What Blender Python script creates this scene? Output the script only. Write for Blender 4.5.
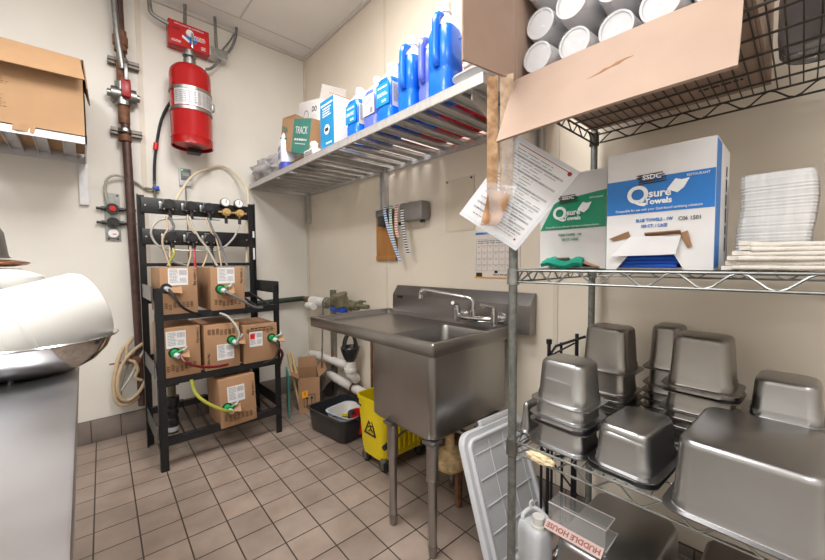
import bpy, bmesh, math, random
from mathutils import Vector, Matrix
random.seed(7)
for o in list(bpy.data.objects): bpy.data.objects.remove(o, do_unlink=True)
SC = bpy.context.scene
COL = SC.collection
PI = math.pi

# ------------------------------------------------------------------ camera
YAW, PIT, ROL = math.radians(42.6), math.radians(2.75), math.radians(-0.4)
fw = Vector((math.sin(YAW)*math.cos(PIT), math.cos(YAW)*math.cos(PIT), -math.sin(PIT)))
rt = Vector((math.cos(YAW), -math.sin(YAW), 0)); up = rt.cross(fw)
r2 = rt*math.cos(ROL) + up*math.sin(ROL); u2 = -rt*math.sin(ROL) + up*math.cos(ROL)
cd = bpy.data.cameras.new('camera'); cam = bpy.data.objects.new('camera', cd); COL.objects.link(cam)
cd.sensor_width = 36; cd.sensor_fit = 'HORIZONTAL'; cd.lens = 358.5*36/825; cd.clip_start = .02
cam.matrix_world = Matrix(((r2.x,u2.x,-fw.x,0),(r2.y,u2.y,-fw.y,0),(r2.z,u2.z,-fw.z,1.211),(0,0,0,1)))
SC.camera = cam
SC.view_settings.view_transform = 'Standard'; SC.view_settings.look = 'None'
SC.view_settings.gamma = 1; SC.view_settings.use_curve_mapping = False
SC.view_settings.exposure = 0.12

# ------------------------------------------------------------------ light
wd = bpy.data.worlds.new('world'); SC.world = wd; wd.use_nodes = True
wd.node_tree.nodes['Background'].inputs[0].default_value = (1, .97, .93, 1)
wd.node_tree.nodes['Background'].inputs[1].default_value = .3
def lamp(name, loc, sx, sy, watts, col):
    l = bpy.data.lights.new(name, 'AREA'); l.shape = 'RECTANGLE'; l.size = sx; l.size_y = sy
    l.energy = watts; l.color = col
    o = bpy.data.objects.new(name, l); o.location = loc; COL.objects.link(o); return o
lamp('ceiling_or_fill_lamp', (.50, 1.15, 3.11), .6, 1.2, 48, (1, .965, .92))
lamp('ceiling_or_fill_lamp', (-.85, 1.15, 3.11), .6, 1.2, 38, (.97, .985, 1))
for q_ in ((.50, 1.15, 2.92), (-.85, 1.15, 2.92), (-.85, -1.2, 2.92)):     # added upward fill lights that brighten the ceiling, no real fixtures
    lamp('upward_fill_light', q_, .5, 1.1, 7, (1, .98, .95)).rotation_euler = (PI, 0, 0)
lamp('ceiling_or_fill_lamp', (-.85, -1.2, 3.11), .6, 1.2, 40, (.98, .985, 1))  # added unseen fill lamp behind the camera, softens the contrast from the front
lamp('ceiling_or_fill_lamp', (.35, -1.7, 3.11), .6, 1.2, 8, (1, .98, .95))  # second added fill lamp behind the camera, weaker, towards the rack side

# ------------------------------------------------------------------ materials
def lin(c):
    return tuple(((v/255)/12.92 if v/255 <= .04045 else ((v/255+.055)/1.055)**2.4) for v in c)
def mat(name, rgb, rough=.5, metal=0., var=.08, scale=12., bump=0., stretch=None, spec=.5, trans=0., alpha=1., emit=0., rvar=.0, rgb2=None, sss=0.):
    m = bpy.data.materials.new(name); m.use_nodes = True; nt = m.node_tree; b = nt.nodes['Principled BSDF']
    c = lin(rgb)
    b.inputs['Roughness'].default_value = rough; b.inputs['Metallic'].default_value = metal
    b.inputs['Specular IOR Level'].default_value = spec
    if trans: b.inputs['Transmission Weight'].default_value = trans
    if alpha < 1: b.inputs['Alpha'].default_value = alpha
    if sss:
        b.inputs['Subsurface Weight'].default_value = sss; b.inputs['Subsurface Radius'].default_value = (.02,.02,.02)
    tc = nt.nodes.new('ShaderNodeTexCoord'); mp = nt.nodes.new('ShaderNodeMapping'); no = nt.nodes.new('ShaderNodeTexNoise')
    nt.links.new(tc.outputs['Object'], mp.inputs[0]); nt.links.new(mp.outputs[0], no.inputs['Vector'])
    if stretch: mp.inputs['Scale'].default_value = stretch
    no.inputs['Scale'].default_value = scale; no.inputs['Detail'].default_value = 4
    rp = nt.nodes.new('ShaderNodeValToRGB')
    c2 = lin(rgb2) if rgb2 else c
    lo = tuple(max(0, v*(1-var)) for v in c); hi = tuple(min(1, v*(1+var)) for v in c2)
    rp.color_ramp.elements[0].color = (*lo, 1); rp.color_ramp.elements[1].color = (*hi, 1)
    rp.color_ramp.elements[0].position = .3; rp.color_ramp.elements[1].position = .7
    nt.links.new(no.outputs['Fac'], rp.inputs[0]); nt.links.new(rp.outputs[0], b.inputs['Base Color'])
    if rvar:
        mr = nt.nodes.new('ShaderNodeMapRange'); mr.inputs[3].default_value = max(.02, rough-rvar); mr.inputs[4].default_value = rough+rvar
        nt.links.new(no.outputs['Fac'], mr.inputs[0]); nt.links.new(mr.outputs[0], b.inputs['Roughness'])
    if bump:
        bp = nt.nodes.new('ShaderNodeBump'); bp.inputs['Strength'].default_value = bump; bp.inputs['Distance'].default_value = .01
        nt.links.new(no.outputs['Fac'], bp.inputs['Height']); nt.links.new(bp.outputs[0], b.inputs['Normal'])
    if emit:
        nt.links.new(rp.outputs[0], b.inputs['Emission Color']); b.inputs['Emission Strength'].default_value = emit
    return m

def tile_material(name, loc, rot, size, mortar, c1, c2, cm, rough=.45):
    m = bpy.data.materials.new(name); m.use_nodes = True; nt = m.node_tree; b = nt.nodes['Principled BSDF']
    tc = nt.nodes.new('ShaderNodeTexCoord'); mp = nt.nodes.new('ShaderNodeMapping'); mp.vector_type = 'TEXTURE'
    mp.inputs['Location'].default_value = loc; mp.inputs['Rotation'].default_value = rot
    br = nt.nodes.new('ShaderNodeTexBrick'); br.offset = 0; br.squash = 1
    br.inputs['Scale'].default_value = 1; br.inputs['Brick Width'].default_value = size; br.inputs['Row Height'].default_value = size
    br.inputs['Mortar Size'].default_value = mortar; br.inputs['Mortar Smooth'].default_value = .2; br.inputs['Bias'].default_value = 0
    br.inputs['Color1'].default_value = (*lin(c1),1); br.inputs['Color2'].default_value = (*lin(c2),1); br.inputs['Mortar'].default_value = (*lin(cm),1)
    nt.links.new(tc.outputs['Object'], mp.inputs[0]); nt.links.new(mp.outputs[0], br.inputs['Vector'])
    no = nt.nodes.new('ShaderNodeTexNoise'); no.inputs['Scale'].default_value = 5; no.inputs['Detail'].default_value = 6
    nt.links.new(tc.outputs['Object'], no.inputs['Vector'])
    mx = nt.nodes.new('ShaderNodeMix'); mx.data_type = 'RGBA'; mx.blend_type = 'MULTIPLY'
    rp = nt.nodes.new('ShaderNodeValToRGB'); rp.color_ramp.elements[0].color = (.72,.7,.68,1); rp.color_ramp.elements[1].color = (1.1,1.1,1.1,1)
    rp.color_ramp.elements[0].position = .3; rp.color_ramp.elements[1].position = .7
    nt.links.new(no.outputs['Fac'], rp.inputs[0]); mx.inputs[0].default_value = 1
    nt.links.new(br.outputs['Color'], mx.inputs[6]); nt.links.new(rp.outputs[0], mx.inputs[7]); nt.links.new(mx.outputs[2], b.inputs['Base Color'])
    n2 = nt.nodes.new('ShaderNodeMapRange'); n2.inputs[3].default_value = rough-.12; n2.inputs[4].default_value = rough+.15
    nt.links.new(no.outputs['Fac'], n2.inputs[0]); nt.links.new(n2.outputs[0], b.inputs['Roughness'])
    bp = nt.nodes.new('ShaderNodeBump'); bp.inputs['Strength'].default_value = .5; bp.inputs['Distance'].default_value = .003; bp.invert = True
    nt.links.new(br.outputs['Fac'], bp.inputs['Height']); nt.links.new(bp.outputs[0], b.inputs['Normal'])
    return m

STEEL = mat('stainless_steel', (168,166,164), .33, 1, .05, 5, stretch=(2,2,1), rvar=.08)
STEEL_H = mat('brushed_steel', (150,147,145), .34, 1, .05, 5, stretch=(2,2,1), rvar=.08)
PAN = mat('worn_pan_steel', (168,168,169), .32, 1, .02, 9, stretch=(1,1,2))
PAN2 = mat('dull_pan_steel', (140,136,132), .34, 1, .02, 9, stretch=(1,1,2))
CHROME = mat('chrome', (205,205,205), .12, 1, .05)
GALV = mat('zinc_wire', (150,152,150), .38, 1, .15, 40, rvar=.12)
POSTM = mat('grey_post', (124,126,122), .5, .6, .25, 60, bump=.15)
DARKW = mat('dark_wire', (70,66,58), .45, .5, .2, 40)
ALU = mat('aluminium_shelf', (200,198,196), .45, .5, .1, 20, stretch=(1,6,1))
ALUW = mat('pale_shelf_metal', (205,205,208), .45, .5, .08, 20)
BLACKP = mat('black_paint', (26,26,30), .38, 0, .3, 30)
STRUT = mat('dark_strut', (112,106,100), .45, .7, .2, 20)
BLACKPL = mat('black_plastic', (42,42,45), .28, 0, .25, 20)
BLACKR = mat('black_rubber', (30,30,32), .6, 0, .2)
CARD = mat('cardboard', (165,127,95), .8, 0, .08, 9, stretch=(1,1,.3), bump=.05)
CARDP = mat('pale_cardboard', (166,142,126), .8, 0, .06, 7, bump=.04)
CARDY = mat('tan_cardboard', (174,138,102), .78, 0, .06, 7, bump=.04)
CARDD = mat('cardboard_inside', (140,100,68), .85, 0, .1, 9)
WHITEB = mat('white_card', (222,220,220), .6, 0, .05, 10)
PAPER = mat('white_paper', (236,236,238), .55, 0, .03, 10)
PRINT = mat('black_print', (52,44,40), .7, 0, .1)
CARTPR = mat('brown_print', (92,66,48), .75, 0, .1)
GREYPR = mat('grey_print', (150,150,156), .6, 0, .1)
BLUEPR = mat('blue_print', (24,116,196), .45, 0, .06)
GREENPR = mat('green_print', (20,142,104), .45, 0, .06)
TEALPR = mat('teal_print', (60,128,116), .6, 0, .08)
WHITEPR = mat('white_print', (240,242,245), .5, 0, .02)
RED = mat('red_paint', (168,18,22), .22, 0, .1, 6)
REDD = mat('dark_red', (160,30,40), .35, 0, .15)
REDPL = mat('red_plastic', (208,30,34), .4, 0, .08)
YEL = mat('yellow_plastic', (233,208,14), .4, 0, .1, 5)
BLUEL = mat('blue_liquid', (16,110,230), .2, 0, .12, 5, sss=.3)
BLUED = mat('blue_violet_liquid', (96,112,206), .25, 0, .12, 5, sss=.3)
FROST = mat('frosted_plastic', (232,238,248), .35, 0, .04, 8, sss=.2)
WHITEPL = mat('white_plastic', (216,215,211), .38, 0, .03, 6)
GREYPL = mat('pale_grey_plastic', (196,198,202), .45, 0, .04, 8)
PVC = mat('white_pvc', (222,219,214), .4, 0, .05)
BEIGE = mat('beige_hose', (190,168,138), .4, 0, .1, 20)
CLEARH = mat('clear_hose', (176,174,166), .25, 0, .1, 20)
GREYH = mat('grey_hose', (112,112,116), .4, 0, .15, 20)
YELH = mat('yellow_syrup_hose', (158,158,62), .25, 0, .15, 20)
REDH = mat('dark_red_syrup_hose', (110,26,34), .3, 0, .15, 20)
BRASS = mat('brass', (206,172,116), .35, .4, .15)
BRONZE = mat('dull_bronze', (116,112,88), .42, .3, .25, 30)
RUST = mat('rusty_pipe', (122,84,62), .65, .3, .3, 40, bump=.2)
PIPEB = mat('brown_pipe', (84,62,58), .45, .3, .25, 30)
GREENP = mat('dark_green_pipe', (52,64,54), .5, .2, .3, 30)
GREENC = mat('green_connector', (24,150,84), .3, 0, .1)
BLUEV = mat('blue_handle', (30,70,170), .4, 0, .1)
CLOTH = mat('white_cloth', (224,217,208), .9, 0, .06, 60, bump=.5)
CLOTHB = mat('blue_cloth', (28,84,190), .85, 0, .15, 30, bump=.5, stretch=(1,1,5))
CLOTHG = mat('green_cloth', (10,140,116), .85, 0, .15, 30, bump=.5)
BROWNB = mat('brown_board', (172,118,62), .6, 0, .14, 14, stretch=(1,1,.2))
WOOD = mat('pale_wood', (214,190,140), .6, 0, .1, 20, stretch=(1,1,.1))
ORANGE = mat('orange_sticker', (248,166,28), .5, 0, .03)
ACRYL = mat('clear_acrylic', (225,225,225), .08, 0, .01, alpha=.16)
EDGE = mat('acrylic_edge', (214,206,204), .2, 0, .02)
COUNTER = mat('counter_steel', (196,196,200), .36, 1, .05, 5, rvar=.08)
FILM = mat('clear_film', (240,242,246), .12, 0, .02, alpha=.16, spec=.8)
FOAM = mat('white_foam', (208,207,209), .4, 0, .03, 8, sss=.2)
TAPE = mat('brown_tape', (172,128,88), .45, 0, .25, 16, bump=.3)
CONC = mat('beige_grime', (188,160,116), .6, 0, .35, 40, bump=.4)
BAGM = mat('grey_film_bag', (168,166,168), .35, 0, .15, 10, bump=.5)
SCREEN = mat('grey_display', (150,160,150), .3)
LED = mat('green_led', (30,230,120), .3, emit=1.5)
COPPER = mat('copper_rim', (168,116,90), .3, .9, .1)
WALLM = mat('wall_panel_cream', (226,215,199), .38, 0, .035, 2.5, bump=.03, rvar=.06)
WALLB = mat('wall_panel_back', (226,222,214), .38, 0, .035, 2.5, bump=.03, rvar=.06)
CEILM = mat('ceiling_panel', (232,230,227), .6, 0, .03, 2)
SEAM = mat('seam_trim', (214,204,188), .4, 0, .03)
CEILT = mat('ceiling_trim', (206,201,194), .5, 0, .04)

# ------------------------------------------------------------------ helpers
def mtx(o, x, y):
    x = Vector(x).normalized(); y = Vector(y); z = x.cross(y).normalized(); y = z.cross(x)
    return Matrix(((x.x,y.x,z.x,o[0]),(x.y,y.y,z.y,o[1]),(x.z,y.z,z.z,o[2]),(0,0,0,1)))
def smooth(pts, n=6):
    P = [Vector(p) for p in pts]
    if len(P) < 3: return P
    P = [P[0]*2-P[1]] + P + [P[-1]*2-P[-2]]; out = []
    for i in range(1, len(P)-2):
        a,b,c,d = P[i-1:i+3]
        for k in range(n):
            t = k/n
            out.append(.5*((2*b)+(c-a)*t+(2*a-5*b+4*c-d)*t*t+(3*b-a-3*c+d)*t**3))
    return out + [P[-2]]
class MB:
    def __init__(s): s.bm = bmesh.new()
    def face(s, pts):
        try: s.bm.faces.new([s.bm.verts.new(Vector(p)) for p in pts])
        except ValueError: pass
        return s
    def merge(s, tmp, M=None):
        me = bpy.data.meshes.new('t'); tmp.to_mesh(me); tmp.free()
        if M is not None: me.transform(M)
        s.bm.from_mesh(me); bpy.data.meshes.remove(me); return s
    def box(s, c, d, rot=0, bev=0, M=None, seg=2):
        t = bmesh.new(); bmesh.ops.create_cube(t, size=1)
        for v in t.verts: v.co = Vector((v.co.x*d[0], v.co.y*d[1], v.co.z*d[2]))
        if bev: bmesh.ops.bevel(t, geom=list(t.edges), offset=bev, segments=seg, profile=.5, affect='EDGES')
        R = Matrix.Translation(c) @ Matrix.Rotation(rot, 4, 'Z')
        return s.merge(t, (M @ R) if M is not None else R)
    def cyl(s, a, b, r, seg=16, r1=None, cap=True):
        a = Vector(a); b = Vector(b); d = b-a
        t = bmesh.new(); bmesh.ops.create_cone(t, cap_ends=cap, segments=seg, radius1=r, radius2=r if r1 is None else r1, depth=d.length)
        return s.merge(t, Matrix.Translation((a+b)/2) @ d.to_track_quat('Z','Y').to_matrix().to_4x4())
    def tube(s, pts, r, seg=8, n=6, sm=True, closed=False):
        P = smooth(pts, n) if sm else [Vector(p) for p in pts]
        t = bmesh.new(); rings = []; up_ = None
        for i, p in enumerate(P):
            d = (P[min(i+1,len(P)-1)] - P[max(i-1,0)]).normalized()
            if up_ is None: up_ = d.orthogonal().normalized()
            up_ = (up_ - d*up_.dot(d))
            if up_.length < 1e-5: up_ = d.orthogonal()
            up_.normalize(); sd = d.cross(up_)
            rr = r[min(i,len(r)-1)] if isinstance(r, (list,tuple)) else r
            rings.append([t.verts.new(p + (up_*math.cos(2*PI*k/seg)+sd*math.sin(2*PI*k/seg))*rr) for k in range(seg)])
        for A,B in zip(rings, rings[1:]):
            for k in range(seg): t.faces.new((A[k],A[(k+1)%seg],B[(k+1)%seg],B[k]))
        t.faces.new(list(reversed(rings[0]))); t.faces.new(rings[-1])
        return s.merge(t)
    def lathe(s, prof, M=None, seg=32, cap=False):
        t = bmesh.new(); rings = []
        for r,z in prof:
            rings.append([t.verts.new((max(r,1e-5)*math.cos(2*PI*k/seg), max(r,1e-5)*math.sin(2*PI*k/seg), z)) for k in range(seg)])
        for A,B in zip(rings, rings[1:]):
            for k in range(seg): t.faces.new((A[k],A[(k+1)%seg],B[(k+1)%seg],B[k]))
        if cap:
            t.faces.new(list(reversed(rings[0]))); t.faces.new(rings[-1])
        return s.merge(t, M)
    def loft(s, rings, cap0=False, cap1=True, n=6, M=None):
        """rings of rounded rectangles (w, d, r, z[, cx, cy])"""
        t = bmesh.new(); R = []
        for q in rings:
            w,d,r,z = q[:4]; cx,cy = (q[4],q[5]) if len(q) > 4 else (0,0)
            r = min(r, w/2-1e-4, d/2-1e-4); ring = []
            for sx,sy,a0 in ((1,1,0),(-1,1,PI/2),(-1,-1,PI),(1,-1,1.5*PI)):
                for k in range(n+1):
                    a = a0+PI/2*k/n
                    ring.append(t.verts.new((cx+sx*(w/2-r)+r*math.cos(a), cy+sy*(d/2-r)+r*math.sin(a), z)))
            R.append(ring)
        m = len(R[0])
        for A,B in zip(R, R[1:]):
            for k in range(m): t.faces.new((A[k],A[(k+1)%m],B[(k+1)%m],B[k]))
        if cap0: t.faces.new(list(reversed(R[0])))
        if cap1: t.faces.new(R[-1])
        return s.merge(t, M)
    def prism(s, poly, M, h):
        """poly in local xy, extruded h along local z"""
        t = bmesh.new(); A = [t.verts.new((x,y,0)) for x,y in poly]; B = [t.verts.new((x,y,h)) for x,y in poly]
        n = len(poly)
        t.faces.new(list(reversed(A))); t.faces.new(B)
        for k in range(n): t.faces.new((A[k],A[(k+1)%n],B[(k+1)%n],B[k]))
        return s.merge(t, M)
    def sheet(s, quad, th, nu=1, nv=1, f=None):
        """quad a,b,c,d (a->b = u, a->d = v) grid with thickness"""
        a,b,c,d = [Vector(p) for p in quad]; nrm = (b-a).cross(d-a).normalized()
        t = bmesh.new(); G = []
        for lay in (0,1):
            g = []
            for j in range(nv+1):
                row = []
                for i in range(nu+1):
                    u,v = i/nu, j/nv
                    p = (a*(1-u)+b*u)*(1-v)+(d*(1-u)+c*u)*v
                    if f: p = p + nrm*f(u,v)
                    row.append(t.verts.new(p + nrm*(th*(lay-.5))))
                g.append(row)
            G.append(g)
        for j in range(nv):
            for i in range(nu):
                t.faces.new((G[1][j][i],G[1][j][i+1],G[1][j+1][i+1],G[1][j+1][i]))
                t.faces.new((G[0][j][i],G[0][j+1][i],G[0][j+1][i+1],G[0][j][i+1]))
        for i in range(nu):
            t.faces.new((G[0][0][i],G[0][0][i+1],G[1][0][i+1],G[1][0][i]))
            t.faces.new((G[0][nv][i+1],G[0][nv][i],G[1][nv][i],G[1][nv][i+1]))
        for j in range(nv):
            t.faces.new((G[0][j+1][0],G[0][j][0],G[1][j][0],G[1][j+1][0]))
            t.faces.new((G[0][j][nu],G[0][j+1][nu],G[1][j+1][nu],G[1][j][nu]))
        return s.merge(t)
    def build(s, name, m, parent=None, world=False, flat=False, ang=40, origin=None):
        me = bpy.data.meshes.new(name)
        bmesh.ops.recalc_face_normals(s.bm, faces=s.bm.faces)
        s.bm.to_mesh(me); s.bm.free()
        o = bpy.data.objects.new(name, me); COL.objects.link(o)
        if parent is not None:
            o.parent = parent
            if world:
                q = parent; off = Vector((0,0,0))
                while q is not None: off += q.location; q = q.parent
                me.transform(Matrix.Translation(-off))
        elif origin is not None:
            me.transform(Matrix.Translation(-Vector(origin))); o.location = origin
        me.materials.append(m)
        if not flat:
            me.polygons.foreach_set('use_smooth', [True]*len(me.polygons))
            me.set_sharp_from_angle(angle=math.radians(ang))
        return o
def thing(name, label, cat, loc=(0,0,0), rz=0, group=None):
    o = bpy.data.objects.new(name, None); COL.objects.link(o); o.empty_display_size = .05
    o.location = loc; o.rotation_euler = (0,0,rz); o['label'] = label; o['category'] = cat
    if group: o['group'] = group
    return o
def tag(o, label, cat, group=None, kind=None):
    if label: o['label'] = label
    if cat: o['category'] = cat
    if group: o['group'] = group
    if kind: o['kind'] = kind
    return o
def struct(o, label=None, cat=None):
    o['kind'] = 'structure'
    if label: o['label'] = label
    if cat: o['category'] = cat
    return o
def dup(root, loc, rz=0, label=None, rot=None):
    r = root.copy(); COL.objects.link(r); r.location = loc
    r.rotation_euler = rot if rot else (0,0,rz)
    if label: r['label'] = label
    for ch in list(root.children):
        c = ch.copy(); COL.objects.link(c); c.parent = r
        for g in list(ch.children):
            d = g.copy(); COL.objects.link(d); d.parent = c
    return r
def text(s, size, m, parent, o, x, y, name='lettering', align='CENTER', ext=.0004, bold=0., sx=1., world=False):
    cu = bpy.data.curves.new('txt','FONT'); cu.body = s; cu.size = size; cu.align_x = align; cu.align_y = 'CENTER'; cu.extrude = ext; cu.offset = bold; cu.resolution_u = 4 if size > .03 else 2
    ob = bpy.data.objects.new('txt', cu); COL.objects.link(ob); bpy.context.view_layer.update()
    me = bpy.data.meshes.new_from_object(ob.evaluated_get(bpy.context.evaluated_depsgraph_get()))
    bpy.data.objects.remove(ob); me.transform(mtx(o,x,y) @ Matrix.Diagonal((sx,1,1,1)))
    r = bpy.data.objects.new(name, me); COL.objects.link(r)
    if parent is not None:
        r.parent = parent
        if world:
            q = parent; off = Vector((0,0,0))
            while q is not None: off += q.location; q = q.parent
            me.transform(Matrix.Translation(-off))
    me.name = name; me.materials.clear(); me.materials.append(m); return r
# ------------------------------------------------------------------ room
WX, WY, CZ = 1.62, 3.25, 3.14
floor = MB().box((-.09,.4,-.025), (3.72,6.0,.05)).build('floor', tile_material('quarry_tile', (.002,2.448,0), (0,0,math.radians(-1.7)), .158, .0032, (156,139,127), (142,128,118), (64,54,48)))
struct(floor, 'brown quarry tile floor with dark grout lines', 'floor')
struct(MB().box((-.09,.4,CZ+.025), (3.72,6.0,.05)).build('ceiling', CEILM), 'flat pale grey panelled ceiling', 'ceiling')
wb = struct(MB().box((-.09,WY+.05,CZ/2), (3.72,.1,CZ)).build('wall_back', WALLB), 'cream panelled wall behind the black soda rack', 'wall')
wr = struct(MB().box((WX+.05,.4,CZ/2), (.1,6.0,CZ)).build('wall_right', WALLM), 'cream panelled wall behind the sink and wire rack', 'wall')
struct(MB().box((-1.90,.4,CZ/2), (.1,6.0,CZ)).build('wall_left', WALLB), 'cream wall out of view beside the steel counter', 'wall')
struct(MB().box((-.09,-2.55,CZ/2), (3.72,.1,CZ)).build('wall_front', WALLB), 'cream wall behind the camera', 'wall')
BASET = tile_material('base_tile', (.002,0,-.002), (PI/2,0,0), .158, .003, (134,124,118), (126,116,110), (72,62,58), .35)
BASET2 = tile_material('base_tile_right', (0,2.448,-.002), (PI/2,0,PI/2), .158, .003, (134,124,118), (126,116,110), (72,62,58), .35)
struct(MB().box((-.115,WY-.006,.0775), (3.46,.012,.155), bev=.004).build('baseboard_back', BASET), 'grey cove tile baseboard under the back wall', 'baseboard')
struct(MB().box((WX-.006,.32,.0775), (.012,5.6,.155), bev=.004).build('baseboard_right', BASET2), 'grey cove tile baseboard under the right wall', 'baseboard')
n = 1
def trim(c, d, m, lab):
    global n
    struct(MB().box(c, d).build('trim_%d' % n, m), lab, 'trim'); n += 1
trim((.355,WY-.002,1.64), (.03,.004,2.96), SEAM, 'vertical seam strip on the back wall behind the brown pipe')
trim((WX-.002,2.03,1.64), (.004,.022,2.96), SEAM, 'vertical seam strip on the right wall near the shelf bracket')
trim((WX-.002,.775,1.64), (.004,.022,2.96), SEAM, 'vertical seam strip on the right wall beside the wire rack')
trim((WX-.009,WY-.009,1.64), (.018,.018,2.96), SEAM, 'corner strip where back and right wall meet')
trim((-.09,WY-.01,CZ-.012), (3.4,.02,.024), CEILT, 'ceiling edge strip along the back wall')
trim((WX-.01,.35,CZ-.012), (.02,5.7,.024), CEILT, 'ceiling edge strip along the right wall')
trim((-.14,3.05,CZ-.002), (3.45,.012,.004), CEILT, 'ceiling panel seam along the back wall')
trim((.985,.3,CZ-.002), (.012,5.5,.004), CEILT, 'ceiling panel seam running towards the back wall')
trim((-.14,1.83,CZ-.002), (3.45,.012,.004), CEILT, 'ceiling panel seam across the room')
trim((-.235,.3,CZ-.002), (.012,5.5,.004), CEILT, 'ceiling panel seam over the counter')
# ------------------------------------------------------------------ small print made of thin raised strokes
def dashes(mb, o, x, y, w, h, rows, lo=.02, hi=.08, gap=.012, th=.5, fill=.9, t=.0005):
    M = mtx(o, x, y)
    for r in range(rows):
        cy = h/2-(r+.5)*h/rows; px = -w/2; end = w/2 - random.random()*w*(1-fill)
        while px < end:
            l = min(random.uniform(lo,hi)*w*3, end-px)
            mb.box((px+l/2, cy, t/2), (l, h/rows*th, t), M=M); px += l + gap*w*3
    return mb
def barcode(mb, o, x, y, w, h, t=.0005):
    M = mtx(o, x, y); px = -w/2
    while px < w/2:
        l = random.choice((.6,1,1.6))*w/40; mb.box((px+l/2,0,t/2),(l,h,t),M=M); px += l+random.choice((.8,1.3))*w/40
    return mb

# ------------------------------------------------------------------ soda syrup rack
RK = (.28,2.46,0)
rk = thing('soda_rack', 'black steel bag-in-box soda rack standing against the back wall', 'rack', RK)
def W(mb, name, m, p=rk, **k): return mb.build(name, m, p, world=True, **k)
XL, XR, YF, YB = .30, 1.0, 2.50, 2.93
def angle(mb, x, y, z0, z1, sx, sy, a=.038, t=.005):
    mb.box((x+sx*a/2, y, (z0+z1)/2), (a, t, z1-z0)); mb.box((x, y+sy*a/2, (z0+z1)/2), (t, a, z1-z0))
    return mb
W(angle(MB(), XL-.005, YF-.015, 0, 1.075, 1, 1), 'post', BLACKP, flat=True)
W(angle(MB(), XR+.015, YF+.01, 0, 1.06, -1, 1), 'post', BLACKP, flat=True)
W(angle(MB(), XL-.025, YB, 0, 1.665, 1, -1), 'post', BLACKP, flat=True)
W(angle(MB(), XR-.0, YB, 0, 1.675, -1, -1), 'post', BLACKP, flat=True)
for z in (1.045,.60,.22):
    for x in (XL-.018, XR+.008):
        s = W(MB().box((x, (YF+YB)/2, z), (.006, YB-YF+.02, .085)), 'side_plate', BLACKP if x > .6 else mat('grey_plate', (96,96,98), .35, .3, .2), flat=True)
for z,zz in ((.905,.02),(.525,.02),(.165,.02)):
    W(MB().box(((XL+XR)/2, YF-.008, z), (XR-XL+.02,.006,.042)).box(((XL+XR)/2, YF+.012, z+.019),(XR-XL,.04,.004)), 'front_rail', BLACKP, flat=True)
    W(MB().box(((XL+XR)/2, YB-.02, z+.07), (XR-XL,.006,.042)), 'rear_rail', BLACKP, flat=True)
for z in (.905,.525):
    for x in ((.36,.47,.63,.74,.86,.95)):
        W(MB().tube([(x,YF,z+.018),(x,YB-.02,z+.085)], .008, sm=False), 'runner', BLACKP)
for x in (.42,.56,.72,.88):
    W(MB().tube([(x,YF+.02,.185),(x,YB-.05,.215),(x,YB-.03,.27),(x+.06,YB-.03,.27),(x+.06,YB-.05,.215),(x+.06,YF+.02,.185)], .005, sm=False), 'runner', BLACKP)
W(MB().box((.63,YB-.004,1.21),(.70,.006,.022)), 'cross_bar', BLACKP, flat=True)
for z0 in (1.60,1.395):
    W(MB().box((.625,YB-.012,z0),(.665,.012,.105), bev=.003), 'pump_rail', BLACKP)
    for x in (.315,.94): W(MB().cyl((x,YB-.018,z0),(x,YB-.022,z0),.006,10), 'screw', CHROME)
W(MB().box((1.0,YB-.022,1.44),(.03,.003,.05)), 'sticker', WHITEB, flat=True)
W(MB().box((1.0,YB-.022,1.29),(.03,.003,.09)), 'sticker', WHITEB, flat=True)
# pumps, built once and copied
def pump(x, z):
    y = YB-.018
    h = MB().box((x,y-.018,z+.006),(.074,.038,.078), bev=.014)
    h.cyl((x,y-.03,z+.006),(x,y-.07,z+.006),.034,20).cyl((x,y-.07,z+.006),(x,y-.078,z+.006),.026,20)
    h.box((x,y-.036,z+.032),(.05,.04,.016), bev=.005)
    b = W(h, 'pump', BLACKPL)
    c = MB()
    for a in (45,135,225,315): c.cyl((x+.034*math.cos(math.radians(a)),y-.028,z+.034*math.sin(math.radians(a))),(x+.034*math.cos(math.radians(a)),y-.046,z+.034*math.sin(math.radians(a))),.006,8)
    c.build('screw', CHROME, b, world=True)
    MB().box((x-.042,y-.02,z),(.02,.022,.05), bev=.004).build('side_fitting', GALV, b, world=True)
    MB().cyl((x+.008,y-.04,z-.028),(x+.008,y-.04,z-.062),.015,12).cyl((x+.008,y-.04,z-.062),(x+.008,y-.04,z-.078),.010,12).build('outlet', BLACKPL, b, world=True)
PX = (.437,.563,.674)
for x in PX: pump(x,1.603)
for x in PX: pump(x+.005,1.39)
for x in (.795,.888):
    r = W(MB().cyl((x,YB-.02,1.592),(x,YB-.06,1.592),.028,16).cyl((x,YB-.06,1.592),(x,YB-.075,1.592),.018,16).cyl((x,YB-.035,1.592),(x,YB-.035,1.555),.007).cyl((x-.05,YB-.035,1.592),(x+.05,YB-.035,1.592),.008), 'regulator', BRASS)
    MB().cyl((x-.008,YB-.03,1.663),(x-.008,YB-.06,1.663),.032,24).build('gauge', GALV, r, world=True)
    MB().cyl((x-.008,YB-.06,1.663),(x-.008,YB-.063,1.663),.027,24).build('gauge_dial', PAPER, r, world=True)
    MB().box((x-.004,YB-.064,1.668),(.003,.002,.026)).build('gauge_needle', PRINT, r, world=True)
    MB().cyl((x,YB-.035,1.555),(x,YB-.035,1.51),.011,10).build('valve', BLACKPL, r, world=True)
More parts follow.
